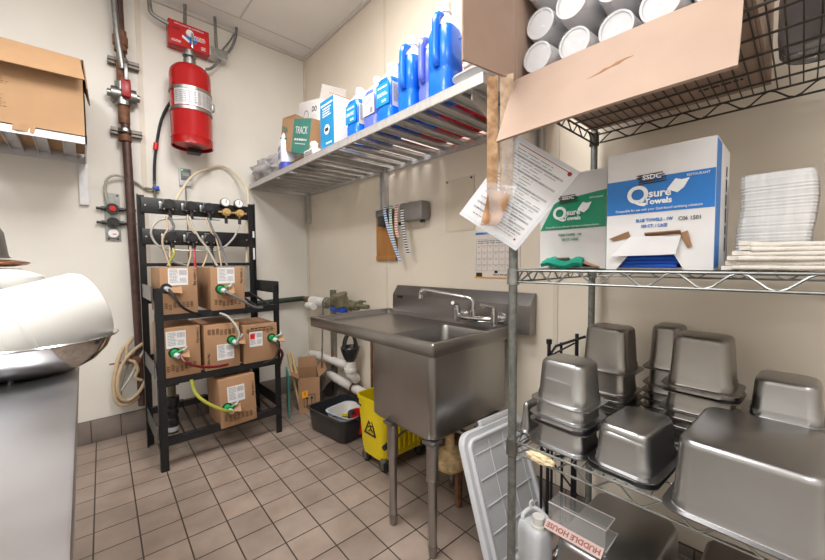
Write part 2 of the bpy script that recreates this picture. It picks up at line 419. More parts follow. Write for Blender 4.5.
# loops of tubing on the rack
def hose(pts, r, m, label, group=None, name='syrup_hose', cat='hose', n=6):
    o = MB().tube(pts, r*.8, 8, n).build(name, m, origin=pts[0])
    return tag(o, label, cat, group)
hose([(.75,2.89,1.534),(.6,2.885,1.53),(.444,2.885,1.518),(.373,2.885,1.495),(.337,2.88,1.421),(.368,2.88,1.34),(.437,2.88,1.312),(.6,2.87,1.305),(.736,2.88,1.315),(.835,2.885,1.40),(.885,2.89,1.505)], .009, CLEARH, 'clear grey gas tube looping around both pump rows of the soda rack', name='gas_hose')
hs = [
 ([(.437,2.87,1.53),(.46,2.86,1.46),(.405,2.85,1.40),(.395,2.85,1.32),(.43,2.84,1.24),(.53,2.82,1.20)], .010, GREYH, 'grey tube hanging from the leftmost upper pump'),
 ([(.42,2.87,1.53),(.425,2.85,1.45),(.39,2.84,1.36),(.42,2.80,1.20)], .007, BEIGE, 'thin beige tube running down beside the leftmost pumps'),
 ([(.555,2.87,1.54),(.57,2.85,1.47),(.60,2.84,1.40),(.65,2.83,1.32),(.70,2.80,1.20)], .010, CLEARH, 'clear tube sloping from the middle upper pump to the right carton'),
 ([(.545,2.87,1.55),(.545,2.85,1.48),(.58,2.84,1.42)], .007, BEIGE, 'short beige tube beneath the middle upper pump'),
 ([(.672,2.87,1.54),(.69,2.85,1.46),(.73,2.84,1.38),(.75,2.83,1.29),(.765,2.80,1.20)], .010, GREYH, 'grey tube curving down from the right upper pump'),
 ([(.655,2.87,1.54),(.67,2.85,1.46),(.715,2.84,1.37),(.73,2.81,1.20)], .007, BEIGE, 'beige tube beside the grey tube under the right upper pump'),
 ([(.452,2.87,1.32),(.455,2.85,1.28),(.43,2.83,1.24),(.41,2.80,1.20)], .010, YELH, 'yellow syrup tube dropping from the leftmost lower pump'),
 ([(.435,2.87,1.33),(.43,2.85,1.27),(.425,2.82,1.20)], .007, BEIGE, 'beige tube beside the yellow syrup tube'),
 ([(.575,2.87,1.32),(.573,2.85,1.26),(.568,2.81,1.19)], .010, mat('red_syrup_hose',(170,34,40),.3), 'red syrup tube dropping from the middle lower pump'),
 ([(.552,2.87,1.33),(.55,2.85,1.27),(.52,2.81,1.19)], .007, BEIGE, 'beige tube beside the red syrup tube'),
 ([(.686,2.87,1.32),(.69,2.85,1.26),(.69,2.81,1.19)], .010, BLACKR, 'black tube dropping from the right lower pump'),
 ([(.665,2.87,1.33),(.65,2.85,1.27),(.61,2.81,1.19)], .007, BEIGE, 'beige tube slanting left from the right lower pump'),
]
for p, r, m, l in hs: hose(p, r, m, l, 'tubes hanging from the soda pumps')
hose([(.475,2.94,1.62),(.53,3.0,1.72),(.63,3.12,1.87),(.74,3.20,1.955),(.86,3.22,2.01),(.96,3.18,1.95),(1.0,3.05,1.80),(.975,2.965,1.62),(.955,2.955,1.42),(.95,2.955,1.18)], .011, mat('cream_gas_hose',(214,200,172),.4,0,.08), 'long beige gas hose arching up the back wall over the soda rack', name='gas_hose')

# ------------------------------------------------------------------ syrup cartons
def carton(lab, x0, x1, z0, z1, y=YF-.012, depth=.36, rot=0., hole=(.12,.5), conn=True, label_uv=(.48,.80), lsize=(.10,.10), up_=False, kind='v', tilt=0.):
    w, h = x1-x0, z1-z0
    t = thing('syrup_carton', lab, 'box', ((x0+x1)/2, y, z0), rot, 'syrup cartons on the soda rack')
    if tilt: t.rotation_euler = (0, math.radians(tilt), rot)
    MB().box((0,depth/2,h/2),(w,depth,h), bev=.004).build('carton', CARD, t)
    X, Z = (1,0,0), (0,0,1)
    def P(u,v): return (-w/2+u*w, -.0008, v*h)
    dm = MB(); o = P(*label_uv)
    lb = MB().box((o[0],-.0012,o[2]),(lsize[0],.0012,lsize[1])).build('label', WHITEB, t, flat=True)
    b = MB(); dashes(b,(o[0]-.02,-.0018,o[2]+.005),X,Z,lsize[0]*.45,lsize[1]*.8,9,fill=.7)
    barcode(b,(o[0]+lsize[0]*.25,-.0018,o[2]+lsize[1]*.25),X,Z,lsize[0]*.4,lsize[1]*.3)
    dashes(b,(o[0]+lsize[0]*.25,-.0018,o[2]-lsize[1]*.2),X,Z,lsize[0]*.35,lsize[1]*.3,4)
    b.build('label_print', GREYPR, lb, flat=True)
    p = MB()
    v0 = .18 if not up_ else .84
    for k in range(7): dashes(p, (-w*.36+k*w*.115,-.001,h*v0+random.uniform(-.008,.008)), X, Z, w*.085, h*.13, random.randint(3,6), th=.55)
    if kind == 'frame': p.box((0,-.0008,h*.64),(w*.86,.0006,.0012)); 
    p.build('print', CARTPR, t, flat=True)
    # torn opening with a fitting
    hx,_,hz = P(*hole)
    MB().lathe([(.0,.001),(.030,.001)], M=mtx((hx,-.0012,hz),X,Z), seg=16).build('opening', BLACKR, t)
    fl = MB(); fl.sheet([(hx+.005,-.002,hz+.005),(hx+.075,-.02,hz+.012),(hx+.070,-.055,hz-.035),(hx+.005,-.03,hz-.018)], .004, 3, 3, lambda u,v: .006*math.sin(3*u+2*v))
    fl.build('torn_flap', CARD, t)
    if conn:
        c = MB().cyl((hx,0,hz),(hx,-.042,hz-.004),.021,16).cyl((hx+.015,-.026,hz+.004),(hx+.040,-.030,hz+.014),.008,10).build('connector', GREENC, t)
        MB().cyl((hx,-.05,hz-.004),(hx+.012,-.075,hz-.012),.014,12).build('collar', GREYPL, c)
        MB().tube([(hx+.038,-.03,hz+.014),(hx+.052,-.034,hz+.022),(hx+.058,-.034,hz+.036)], .006).build('lever', GREYPL, c)
    else:
        c = MB().cyl((hx,0,hz),(hx+.005,-.05,hz-.004),.013,12).build('collar', GREYPL, t)
    return t
X_,Z_ = (1,0,0),(0,0,1)
c1 = carton('cardboard syrup carton with black opening and no green connector on the soda rack', .322,.510,.918,1.193, hole=(.16,.56), conn=False)
c2 = carton('cardboard syrup carton with green connector, upper right of the soda rack', .582,.782,.918,1.19, hole=(.27,.50), label_uv=(.45,.81))
c3 = carton('cardboard syrup carton with dark red tube, leftmost on the middle tier of the soda rack', .320,.515,.545,.84, hole=(.30,.50), label_uv=(.36,.76))
c4 = carton('cardboard syrup carton with low label and grey tube, middle carton of the middle tier', .536,.742,.545,.83, hole=(.76,.62), label_uv=(.58,.37), up_=True)
c5 = carton('cardboard syrup carton with red marked label, rightmost on the middle tier of the soda rack', .765,.99,.545,.80, hole=(.82,.60), label_uv=(.36,.62), lsize=(.085,.10), up_=True)
c6 = carton('cardboard syrup carton hanging alone low on the soda rack with yellow tube', .612,.832,.165,.48, y=YF-.035, hole=(.18,.42), label_uv=(.45,.66), lsize=(.105,.105), depth=.3, tilt=-2)
for c in (c1,c2,c6):
    text('5 Gallon Bag', .021, PRINT, c, (.095 if c is c6 else .083,-.0012,.215), (0,0,-1), (1,0,0), name='print', sx=.9)
text('5 Gallon Bag', .02, PRINT, c3, (.085,-.0012,.235), (0,0,-1), (1,0,0), name='print', sx=.9)
text('5 Gallon Bag', .02, PRINT, c4, (-.082,-.0012,.06), (0,0,1), (-1,0,0), name='print', sx=.9)
pr = MB(); pr.box((0,-.001,.215),(.2,.0006,.002)); dashes(pr,(0,-.001,.232),X_,Z_,.13,.012,1,fill=1); pr.build('print', PRINT, c5, flat=True)
MB().box((-.055,-.0022,.178),(.03,.001,.034)).build('red_mark', REDPL, c5, flat=True)
hose([(.357,2.43,1.07),(.375,2.40,1.03),(.41,2.40,.97),(.47,2.44,.925),(.53,2.50,.90)], .009, BLACKR, 'black tube drooping from the upper left syrup carton')
hose([(.648,2.41,1.04),(.69,2.37,1.01),(.76,2.38,.96),(.83,2.43,.925),(.89,2.48,.915)], .010, GREYH, 'grey tube drooping from the upper right syrup carton')
hose([(.40,2.41,.68),(.42,2.38,.645),(.49,2.40,.605),(.58,2.43,.58),(.66,2.47,.57)], .010, REDH, 'dark red syrup tube drooping from the left middle carton')
hose([(.70,2.41,.715),(.715,2.40,.76),(.70,2.41,.82),(.665,2.45,.88),(.63,2.49,.90)], .009, CLEARH, 'clear tube rising from the middle carton of the middle tier')
hose([(.96,2.41,.69),(.955,2.39,.63),(.93,2.40,.57),(.88,2.46,.535)], .008, BLACKR, 'black tube curling down from the right middle carton')
hose([(.655,2.39,.29),(.60,2.37,.32),(.52,2.39,.38),(.47,2.42,.44),(.455,2.46,.52)], .012, YELH, 'translucent yellow syrup tube sweeping to the lowest carton')
hose([(.99,2.46,.62),(1.03,2.50,.57),(1.05,2.58,.50),(1.08,2.7,.40)], .012, REDH, 'dark red hose hanging off the right side of the soda rack')

# black booster pump below the rack
bp = thing('carbonator_pump', 'black ribbed pump hanging under the left end of the soda rack', 'pump', (.40,2.78,.10))
MB().lathe([(.001,0),(.03,.003),(.036,.02),(.03,.05),(.03,.075),(.036,.08),(.036,.10),(.03,.105),(.03,.125),(.036,.13),(.036,.16),(.03,.165),(.03,.19),(.042,.195),(.042,.245),(.03,.25),(.001,.25)], seg=20).build('body', BLACKPL, bp)
MB().cyl((0,0,.25),(0,0,.33),.024,14).build('neck', BRONZE, bp)
MB().box((0,0,.345),(.08,.06,.05), bev=.006).build('head', BLACKPL, bp)
MB().lathe([(.0365,.02),(.0375,.03),(.0375,.045),(.0365,.05)], seg=20).build('band', GREYPL, bp)
MB().tube([(0,.0,.37),(.0,.03,.40),(.0,.06,.42)], .012).build('bracket', BLACKP, bp)
rb = thing('red_valve', 'small red capped valve on the wall behind the soda rack', 'valve', (1.05,3.18,.46))
MB().cyl((0,0,0),(0,0,.05),.035,16).build('cap', REDPL, rb)
MB().cyl((0,0,-.09),(0,0,0),.04,16).build('body', mat('amber_plastic',(206,130,70),.4), rb)
MB().cyl((0,0,-.04),(0,.05,-.04),.012,10).build('stem', BRASS, rb)

# ------------------------------------------------------------------ wall fittings, back wall
def T(name, lab, cat, loc, group=None): return thing(name, lab, cat, loc, 0, group)
gp = T('gas_pipe', 'tall brown gas pipe clamped upright on the back wall', 'pipe', (.26,3.19,0))
def G(mb, name, m, p=gp, **k): return mb.build(name, m, p, world=True, **k)
G(MB().tube([(.245,3.19,CZ),(.25,3.19,2.5),(.262,3.19,1.7),(.283,3.19,.2)], .026, 14, 4), 'pipe', PIPEB)
G(MB().cyl((.247,3.19,2.66),(.247,3.19,2.80),.036,14).cyl((.247,3.19,2.70),(.247,3.19,2.76),.042,14), 'coupling', RUST)
G(MB().cyl((.25,3.19,2.18),(.25,3.19,2.33),.033,14), 'coupling', RUST); G(MB().cyl((.25,3.19,2.06),(.25,3.19,2.10),.038,14), 'coupling', RUST)
G(MB().cyl((.25,3.19,2.45),(.25,3.19,2.62),.032,14), 'coupling', RUST)
v = G(MB().cyl((.185,3.19,2.37),(.32,3.19,2.37),.05,16).cyl((.25,3.19,2.30),(.25,3.19,2.45),.046,14).cyl((.165,3.19,2.37),(.185,3.19,2.37),.025,10).cyl((.32,3.19,2.37),(.34,3.19,2.37),.025,10), 'valve_body', GALV)
MB().box((.262,3.13,2.40),(.05,.05,.12), bev=.01).build('valve_cap', REDD, v, world=True)
MB().box((.264,3.10,2.50),(.02,.014,.11), bev=.004).build('lever', GALV, v, world=True)
for z in (2.60,2.13):
    c = G(MB().box((.262,3.225,z),(.17,.045,.045)).box((.262,3.197,z),(.17,.012,.008)), 'channel', STRUT, flat=True)
    MB().lathe([(.034,-.012),(.037,-.012),(.037,.012),(.034,.012)], M=Matrix.Translation((.25,3.19,z))).build('strap', GALV, c, world=True)
    MB().cyl((.25,3.14,z),(.25,3.158,z),.012,8).build('bolt', GALV, c, world=True)
o = MB().tube([(.215,3.14,CZ),(.225,3.14,2.80),(.25,3.145,2.53)], .017, 12, 4).build('conduit', GALV, origin=(.25,3.145,2.53))
tag(o, 'thin grey conduit running up beside the brown gas pipe', 'pipe')

rg = T('gas_regulator', 'small gas regulator panel with red knob and gauge left of the brown pipe', 'regulator', (.166,3.25,1.54))
MB().box((0,-.003,0),(.085,.006,.33)).build('plate', GALV, rg, flat=True)
for z,m in ((.055,REDPL),(-.04,BLACKPL)):
    k = MB().cyl((0,-.006,z),(0,-.05,z),.036,18).cyl((-.085,-.025,z),(.13,-.025,z),.009,10).cyl((-.06,-.025,z),(.06,-.025,z),.014,10).build('regulator_body', BLACKPL, rg)
    MB().cyl((0,-.05,z),(0,-.062,z),.018,16).build('knob', m, k)
g = MB().cyl((0,-.006,-.112),(0,-.03,-.112),.033,24).build('gauge', GALV, rg)
MB().cyl((0,-.03,-.112),(0,-.032,-.112),.028,24).build('gauge_dial', PAPER, g)
MB().box((.006,-.033,-.117),(.022,.002,.005)).build('gauge_needle', REDPL, g)
for x,z in ((-.03,.15),(.03,.15),(-.025,-.15),(.025,-.15)): MB().cyl((x,-.006,z),(x,-.011,z),.006,8).build('screw', PRINT, rg)
hose([(.150,3.215,1.60),(.135,3.21,1.70),(.14,3.20,1.78),(.18,3.195,1.82),(.23,3.215,1.82),(.30,3.23,1.80),(.36,3.23,1.755),(.41,3.225,1.755)], .010, CLEARH, 'clear gas tube curving from the regulator behind the brown pipe', name='gas_hose')
vb = T('shutoff_valve', 'small brass shutoff valve with blue handle on the black wall hose', 'valve', (.41,3.225,1.76))
MB().cyl((-.06,0,0),(.03,0,0),.009,10).cyl((0,0,-.06),(0,0,.06),.009,10).cyl((0,0,-.015),(0,0,.015),.015,10).build('body', BRONZE, vb)
MB().box((.008,-.02,.008),(.035,.012,.03), bev=.004).build('handle', BLUEV, vb)
hose([(.41,3.225,1.80),(.417,3.23,1.95),(.435,3.23,2.10),(.47,3.225,2.28),(.53,3.22,2.42),(.60,3.20,2.50)], .012, BLACKR, 'black hose hanging down the back wall from the red cylinder', name='air_hose')
MB().cyl((.425,3.23,2.05),(.432,3.23,2.10),.016,10).build('band', REDPL, bpy.data.objects['air_hose'], world=True)

cs = T('gas_sensor', 'small grey wall sensor with green light above the soda rack', 'sensor', (.608,3.25,1.88))
MB().box((0,-.012,0),(.082,.024,.135), bev=.005).build('case', GREYPL, cs)
MB().box((.002,-.026,.018),(.066,.006,.085), bev=.002).build('face', GREYH, cs)
MB().box((.002,-.0295,.02),(.042,.002,.026)).build('screen', SCREEN, cs)
MB().cyl((-.022,-.029,.05),(-.022,-.031,.05),.005,10).build('light', LED, cs)
for x in (-.012,.012): MB().cyl((x,-.029,-.012),(x,-.032,-.012),.005,10).build('button', GREYH, cs)
o = MB().tube([(.608,3.24,1.81),(.612,3.244,1.6),(.615,3.244,1.2)], .004, 6, 4).build('sensor_cable', GREYH, origin=(.608,3.24,1.81))
tag(o, 'thin grey cable running down from the wall sensor', 'cable')

# fire suppression cylinder and its control head
fc = T('fire_cylinder', 'large red fire suppression cylinder hung on the back wall', 'cylinder', (.635,3.09,2.075))
fc.scale = (1,1,.875)
MB().lathe([(.128,.0),(.136,.0),(.133,.055),(.136,.062),(.132,.069),(.132,.58),(.126,.615),(.105,.645),(.06,.665),(.02,.672)], seg=40).build('tank', RED, fc)
MB().lathe([(.001,.02),(.08,.018),(.12,.022),(.127,.03)], seg=32).build('base_dome', mat('pink_red',(214,120,116),.4), fc)
lab = MB()
for k in range(14):
    a0,a1 = math.radians(-150+k*9.5), math.radians(-150+(k+1)*9.5)
    p = lambda a,z: (.1335*math.cos(a), .1335*math.sin(a), z)
    lab.face([p(a0,.30),p(a1,.30),p(a1,.43),p(a0,.43)])
lo = lab.build('label', mat('silver_label',(206,206,208),.35,.4), fc)
pp = MB()
for k in range(9):
    a = math.radians(-142+k*13); dashes(pp,(.134*math.cos(a),.134*math.sin(a),.365),(-math.sin(a),math.cos(a),0),(0,0,1),.024,.10,random.randint(5,9),fill=.8)
pp.build('label_print', GREYPR, lo, flat=True)
for z in (.28,.44): MB().lathe([(.133,z-.012),(.137,z-.012),(.137,z+.012),(.133,z+.012)], seg=40).build('strap', GALV, fc)
MB().box((0,.13,.32),(.16,.06,.34)).build('bracket', GALV, fc)
MB().box((.138,-.02,.36),(.02,.04,.06), bev=.004).build('clasp', GALV, fc)
MB().box((.02,.05,-.015),(.085,.08,.035)).build('foot_bracket', BLACKP, fc)
MB().cyl((0,0,.66),(0,0,.72),.04,18).cyl((0,0,.72),(0,0,.80),.026,16).cyl((0,0,.745),(0,0,.765),.045,18).build('neck', GALV, fc)
MB().box((.05,-.02,.672),(.09,.03,.022), bev=.006).build('tag', WHITEPL, fc)

ch = T('fire_control_box', 'red fire system control box above the red cylinder', 'control box', (.655,3.205,2.91))
MB().box((0,0,0),(.265,.088,.175), bev=.004).build('case', RED, ch)
d = MB(); d.box((0,-.045,-.001),(.255,.002,.165)); d.build('cover', mat('red_cover',(196,24,28),.3), ch)
text('RESTAURANT FIRE SUPPRESSION', .0145, WHITEPR, ch, (0,-.0465,.066), X_, Z_, sx=.9)
t1 = MB(); dashes(t1,(-.085,-.0465,.03),X_,Z_,.05,.02,2,fill=1); t1.build('small_print', PRINT, ch, flat=True)
for c_,w_,h_,r_ in (((.06,-.0465,.005),.09,.035,4),((-.085,-.0465,-.058),.06,.018,2),((.09,-.0465,-.055),.03,.028,3)):
    t1 = MB(); dashes(t1,c_,X_,Z_,w_,h_,r_,fill=.95); t1.build('small_print', WHITEPR, ch, flat=True)
MB().cyl((0,-.045,.022),(0,-.06,.022),.024,18).build('dial', WHITEPR, ch)
MB().lathe([(.0,0),(.036,0)], M=mtx((.015,-.0468,-.01),X_,Z_), seg=20).build('blue_seal', BLUEPR, ch)
MB().box((.012,-.066,-.03),(.012,.012,.11), bev=.003).build('pull_lever', CHROME, ch)
MB().sheet([(-.05,-.0475,-.02),(-.005,-.0475,-.045),(.0,-.0475,-.03),(-.045,-.0475,0)], .0006).build('arrow', WHITEPR, ch)
jb = T('junction_box', 'small grey metal junction box beside the red control box', 'box', (.85,3.19,2.86))
MB().box((0,0,0),(.13,.10,.065), bev=.004).build('case', ALU, jb)
MB().box((0,-.052,0),(.12,.004,.06)).build('cover', GALV, jb)
def conduit(pts, r, lab):
    o = MB().tube(pts, r, 10, 5).build('conduit', GALV, origin=pts[0]); return tag(o, lab, 'pipe')
conduit([(.525,3.17,2.955),(.48,3.17,2.965),(.43,3.17,2.985),(.418,3.17,3.03),(.418,3.17,CZ)], .014, 'bent grey conduit on the left side of the red control box')
conduit([(.63,3.17,2.998),(.632,3.17,3.07),(.634,3.17,CZ)], .012, 'straight grey conduit dropping from the ceiling into the red control box')
conduit([(.835,3.17,CZ),(.837,3.17,3.0),(.84,3.17,2.89)], .011, 'straight grey conduit dropping into the grey junction box')
hose([(1.0,3.19,CZ),(.99,3.19,3.06),(.95,3.19,2.95),(.88,3.185,2.85),(.80,3.17,2.74),(.74,3.15,2.70)], .013, GREYH, 'dark flexible conduit curving from the ceiling behind the red cylinder', name='flexible_conduit')
hose([(.99,3.215,3.10),(.95,3.215,3.02),(.90,3.21,2.94),(.88,3.20,2.89)], .008, GALV, 'thin grey cable beside the dark flexible conduit', name='flexible_conduit')

# coiled tubes on the wall left of the rack
cp = T('tube_hook', 'small bracket of copper tube stubs holding coiled beverage lines', 'bracket', (.25,3.25,.56))
MB().tube([(-.14,-.06,-.03),(-.09,-.06,-.03),(-.05,-.06,-.03)], .006, sm=False).build('stub', RUST, cp)
MB().cyl((0,-.10,-.02),(0,0,-.02),.03,12).build('bracket', RUST, cp)
for k in range(3): MB().lathe([(.022,-.006),(.03,0),(.022,.006),(.016,0),(.022,-.006)], M=Matrix.Translation((-.04+.03*k,-.08,-.01-.01*k)) @ Matrix.Rotation(PI/2,4,'X'), seg=16).build('ring', COPPER, cp)
hose([(.245,3.19,.70),(.215,3.19,.655),(.185,3.19,.62),(.155,3.18,.55),(.137,3.17,.45),(.130,3.17,.34),(.145,3.17,.26),(.19,3.17,.235),(.25,3.18,.26),(.30,3.19,.33)], .017, BEIGE, 'outer beige tube of the coil hanging left of the soda rack', name='beverage_line')
hose([(.30,3.20,.67),(.25,3.20,.60),(.20,3.20,.50),(.165,3.19,.38),(.16,3.19,.28),(.20,3.20,.245),(.27,3.20,.29),(.31,3.20,.37)], .017, CLEARH, 'pale inner tube of the coil hanging left of the soda rack', name='beverage_line')
hose([(.21,3.16,.655),(.205,3.16,.60),(.215,3.16,.55),(.245,3.15,.53),(.26,3.15,.47),(.245,3.15,.42),(.28,3.15,.39)], .013, BEIGE, 'short beige tube curling inside the hanging coil', name='beverage_line')
hose([(.30,3.17,.60),(.26,3.16,.52),(.22,3.155,.43),(.165,3.15,.345)], .011, CLEARH, 'straight pale tube slanting through the hanging coil', name='beverage_line')
hose([(.31,3.16,.66),(.24,3.15,.61),(.18,3.15,.53),(.15,3.145,.42),(.155,3.145,.31),(.20,3.15,.27),(.26,3.15,.31),(.31,3.16,.40)], .015, BEIGE, 'front beige loop of the coil hanging left of the soda rack', name='beverage_line')
# ------------------------------------------------------------------ stainless sink with left drainboard
SK = (1.29,1.45,0)
sk = thing('utility_sink', 'stainless steel one bowl sink with left drainboard against the right wall', 'sink', SK)
def S(mb, name, m, p=sk, **k): return mb.build(name, m, p, world=True, **k)
X0,X1,Y0,Y1,ZR = .985,1.585,.955,1.975,.895
m = MB()
sw,sd = X1-X0, Y1-Y0
m.loft([(sw-.05,sd-.05,.004,ZR-.055),(sw-.004,sd-.004,.006,ZR-.055),(sw,sd,.008,ZR-.05),(sw,sd,.008,ZR-.005),(sw-.008,sd-.008,.006,ZR),(sw-.05,sd-.05,.004,ZR),(sw-.06,sd-.06,.004,ZR-.006),(sw-.075,sd-.075,.004,ZR-.030)], cap1=False, n=3, M=Matrix.Translation(((X0+X1)/2,(Y0+Y1)/2,0)))
S(m, 'rim', STEEL_H)
BX0,BX1,BY0,BY1 = 1.05,1.47,1.015,1.34
m = MB()
zt = ZR-.022
e_=.03
m.box(((X0+X1)/2,(BY1+Y1-e_)/2,zt-.012),(X1-X0-2*e_,Y1-e_-BY1,.012))
m.box(((X0+e_+BX0)/2,(BY0+BY1)/2,zt-.0121),(BX0-X0-e_,BY1-BY0,.012)); m.box(((BX1+X1-e_)/2,(BY0+BY1)/2,zt-.0121),(X1-e_-BX1,BY1-BY0,.012))
m.box(((X0+X1)/2,(Y0+e_+BY0)/2,zt-.012),(X1-X0-2*e_,BY0-Y0-e_,.012))
S(m, 'drainboard', STEEL, flat=True)
# backsplash with angled top
m = MB(); Mx = mtx((0,Y1-.1,0),(1,0,0),(0,0,1))
m.prism([(1.555,.86),(1.56,1.0),(1.60,1.058),(1.615,1.058),(1.615,.86)], mtx((0,Y1-.08,0),(1,0,0),(0,0,1)), Y1-.08-.87)
S(m, 'backsplash', STEEL_H, flat=True)
S(MB().box((1.5585,1.82,.985),(.004,.055,.018), bev=.001), 'badge', BLACKPL)
# bowl
m = MB()
bw, bd = 1.53-1.0, 1.385-.975
m.loft([(bw-.0,bd-.0,.03,.848),(bw,bd,.03,.50),(bw-.02,bd-.02,.04,.485),(bw-.06,bd-.06,.04,.478)], cap1=True, M=Matrix.Translation((1.265,1.18,0)))
S(m, 'bowl', STEEL)
m = MB()
m.loft([(BX1-BX0,BY1-BY0,.03,zt-.006),(BX1-BX0-.01,BY1-BY0-.01,.04,zt-.03),(BX1-BX0-.015,BY1-BY0-.015,.05,.52),(BX1-BX0-.06,BY1-BY0-.06,.05,.50)], cap1=True, M=Matrix.Translation(((BX0+BX1)/2,(BY0+BY1)/2,0)))
S(m, 'basin', STEEL)
S(MB().lathe([(.045,.502),(.03,.50),(.001,.498)], M=Matrix.Translation((1.26,1.18,.003))), 'drain', CHROME)
for x,y in ((1.018,.995),(1.018,1.25),(1.43,.995),(1.43,1.25)):
    l = S(MB().cyl((x,y,.03),(x,y,.36),.0185,18), 'leg', POSTM if x < 0 else STEEL)
    MB().cyl((x,y,.33),(x,y,.482),.025,18).cyl((x,y,.325),(x,y,.335),.0265,18).build('socket', STEEL, l, world=True)
    MB().lathe([(.001,0),(.012,0),(.016,.01),(.019,.035),(.0205,.05),(.0185,.055)], M=Matrix.Translation((x,y,0)), seg=18).build('foot', STEEL_H, l, world=True)
    MB().box((x,y,.485),(.06,.06,.012)).build('gusset', STEEL_H, l, world=True)
S(MB().box((1.29,1.69,.82),(.05,.5,.03)), 'brace', STEEL_H, flat=True)
S(MB().cyl((1.26,1.18,.40),(1.26,1.18,.48),.045,16).cyl((1.26,1.18,.30),(1.26,1.18,.41),.022,12), 'drain_body', BRONZE)
S(MB().tube([(1.26,1.18,.33),(1.26,1.18,.28),(1.28,1.185,.24),(1.33,1.20,.225),(1.40,1.22,.24),(1.45,1.23,.25)], .021), 'drain_pipe', PVC)
S(MB().box((1.20,1.0,.468),(.02,.10,.015)).tube([(1.19,1.05,.462),(1.13,1.2,.43),(1.10,1.28,.42)], .006), 'drain_lever', GALV)
# faucet
fc_ = S(MB().tube([(1.50,1.265,.925),(1.485,1.22,.922),(1.48,1.15,.92),(1.485,1.09,.922),(1.50,1.04,.925)], .017, 14), 'faucet', CHROME)
for i,y in enumerate((1.265,1.03)):
    MB().cyl((1.50,y,.925),(1.562,y,.925),.017,14).cyl((1.550,y,.925),(1.562,y,.925),.03,18).build('flange', CHROME, fc_, world=True)
    MB().cyl((1.495,y,.90),(1.495,y,.965),.019,14).cyl((1.495,y,.89),(1.495,y,.90),.012,10).cyl((1.495,y,.965),(1.495,y,.985),.012,12).build('valve', CHROME, fc_, world=True)
    dx = -.075 if i == 0 else -.06; dy = -.03 if i == 0 else .045
    MB().tube([(1.495,y,.985),(1.495+dx*.5,y+dy*.5,.992),(1.495+dx,y+dy,1.0)], [.008]*6+[.010]*8, 10).build('handle', CHROME if i else CHROME, fc_, world=True)
MB().cyl((1.485,1.15,.915),(1.485,1.15,.965),.018,16).tube([(1.485,1.15,.96),(1.485,1.15,1.0),(1.48,1.165,1.022),(1.47,1.21,1.03),(1.44,1.33,1.045),(1.415,1.43,1.058),(1.41,1.455,1.055),(1.408,1.465,1.04),(1.408,1.467,1.022)], .0105, 12).build('spout', CHROME, fc_, world=True)
MB().cyl((1.408,1.467,1.008),(1.408,1.467,1.026),.013,12).build('aerator', CHROME, fc_, world=True)
# crusted drain elbow behind the legs
de = thing('floor_drain_funnel', 'round crusty yellowed drain funnel hanging below the sink bowl', 'drain', (1.20,1.06,.27))
MB().lathe([(.001,0),(.05,.004),(.075,.025),(.082,.05),(.078,.075),(.05,.09),(.02,.10),(.02,.2)], seg=24).build('funnel', CONC, de)
MB().tube([(.05,.02,.08),(.10,.05,.11),(.13,.06,.06),(.13,.06,-.1),(.13,.06,-.265)], .018).build('pipe', RUST, de)
MB().tube([(.12,-.06,.16),(.06,-.05,.13),(.08,-.06,.07),(.14,-.05,.06),(.16,-.04,.13),(.12,-.05,.17)], .008).build('loop', BLACKR, de)

# ------------------------------------------------------------------ pipes on the right wall
bf = thing('backflow_preventer', 'dull bronze backflow valve with round cap and blue band on the right wall', 'valve', (1.51,2.46,.885))
def B(mb, name, m, p=bf): return mb.build(name, m, p, world=True)
B(MB().cyl((1.51,2.70,.875),(1.51,2.25,.89),.035,16).cyl((1.51,2.25,.89),(1.51,2.12,.893),.018,12).cyl((1.51,2.58,.875),(1.51,2.60,.875),.048,8).cyl((1.51,2.34,.885),(1.51,2.36,.885),.042,8), 'body', BRONZE)
B(MB().cyl((1.50,2.45,.88),(1.475,2.455,.945),.062,24).cyl((1.475,2.455,.945),(1.468,2.457,.962),.07,24).cyl((1.468,2.457,.962),(1.466,2.457,.968),.055,24), 'cap', BRONZE)
B(MB().cyl((1.51,2.585,.88),(1.505,2.585,.93),.02,12).cyl((1.505,2.585,.93),(1.505,2.585,.955),.008,8), 'test_cock', BRASS)
B(MB().box((1.475,2.47,.845),(.05,.20,.035), bev=.01), 'blue_band', BLUEV)
B(MB().cyl((1.51,2.20,.89),(1.51,2.20,.925),.01,8).box((1.51,2.19,.93),(.02,.07,.012), bev=.003), 'handle', BRONZE)
gpp = thing('water_pipe', 'dark green water pipe running low along the back wall beside the soda rack', 'pipe', (1.3,3.19,.88))
MB().tube([(-.58,0,-.02),(-.3,0,-.015),(.18,0,0),(.215,-.03,.0),(.21,-.12,0)], .024, 14, 5).build('pipe', GREENP, gpp)
MB().cyl((.208,-.12,0),(.208,-.20,-.0),.030,12).build('union', RUST, gpp)
o = MB().tube([(1.508,2.98,.88),(1.508,2.84,.878),(1.508,2.70,.876)], .040, 16, 4).build('insulated_pipe', PVC, origin=(1.508,2.84,.88)); tag(o, 'white insulated pipe between the green pipe and the bronze valve', 'pipe')
MB().lathe([(.04,-.015),(.048,0),(.04,.015)], M=mtx((1.508,2.71,.877),(0,0,1),(1,0,0))).build('clamp', GALV, o, world=True)
o = MB().tube([(1.46,2.97,.84),(1.46,2.85,.838)], .03, 12, 3).build('insulated_pipe', PVC, origin=(1.46,2.9,.84)); tag(o, 'short lower white pipe stub by the corner', 'pipe')
o = MB().box((1.60,2.765,.49),(.04,.042,.98)).build('strut_channel', GALV, flat=True, origin=(1.60,2.765,0)); tag(o, 'upright galvanised strut channel on the right wall', 'channel')
o = MB().cyl((1.47,2.77,.03),(1.50,2.765,.84),.007,8).build('support_rod', GALV, origin=(1.47,2.77,.0)); tag(o, 'thin upright threaded rod below the white insulated pipe', 'rod')
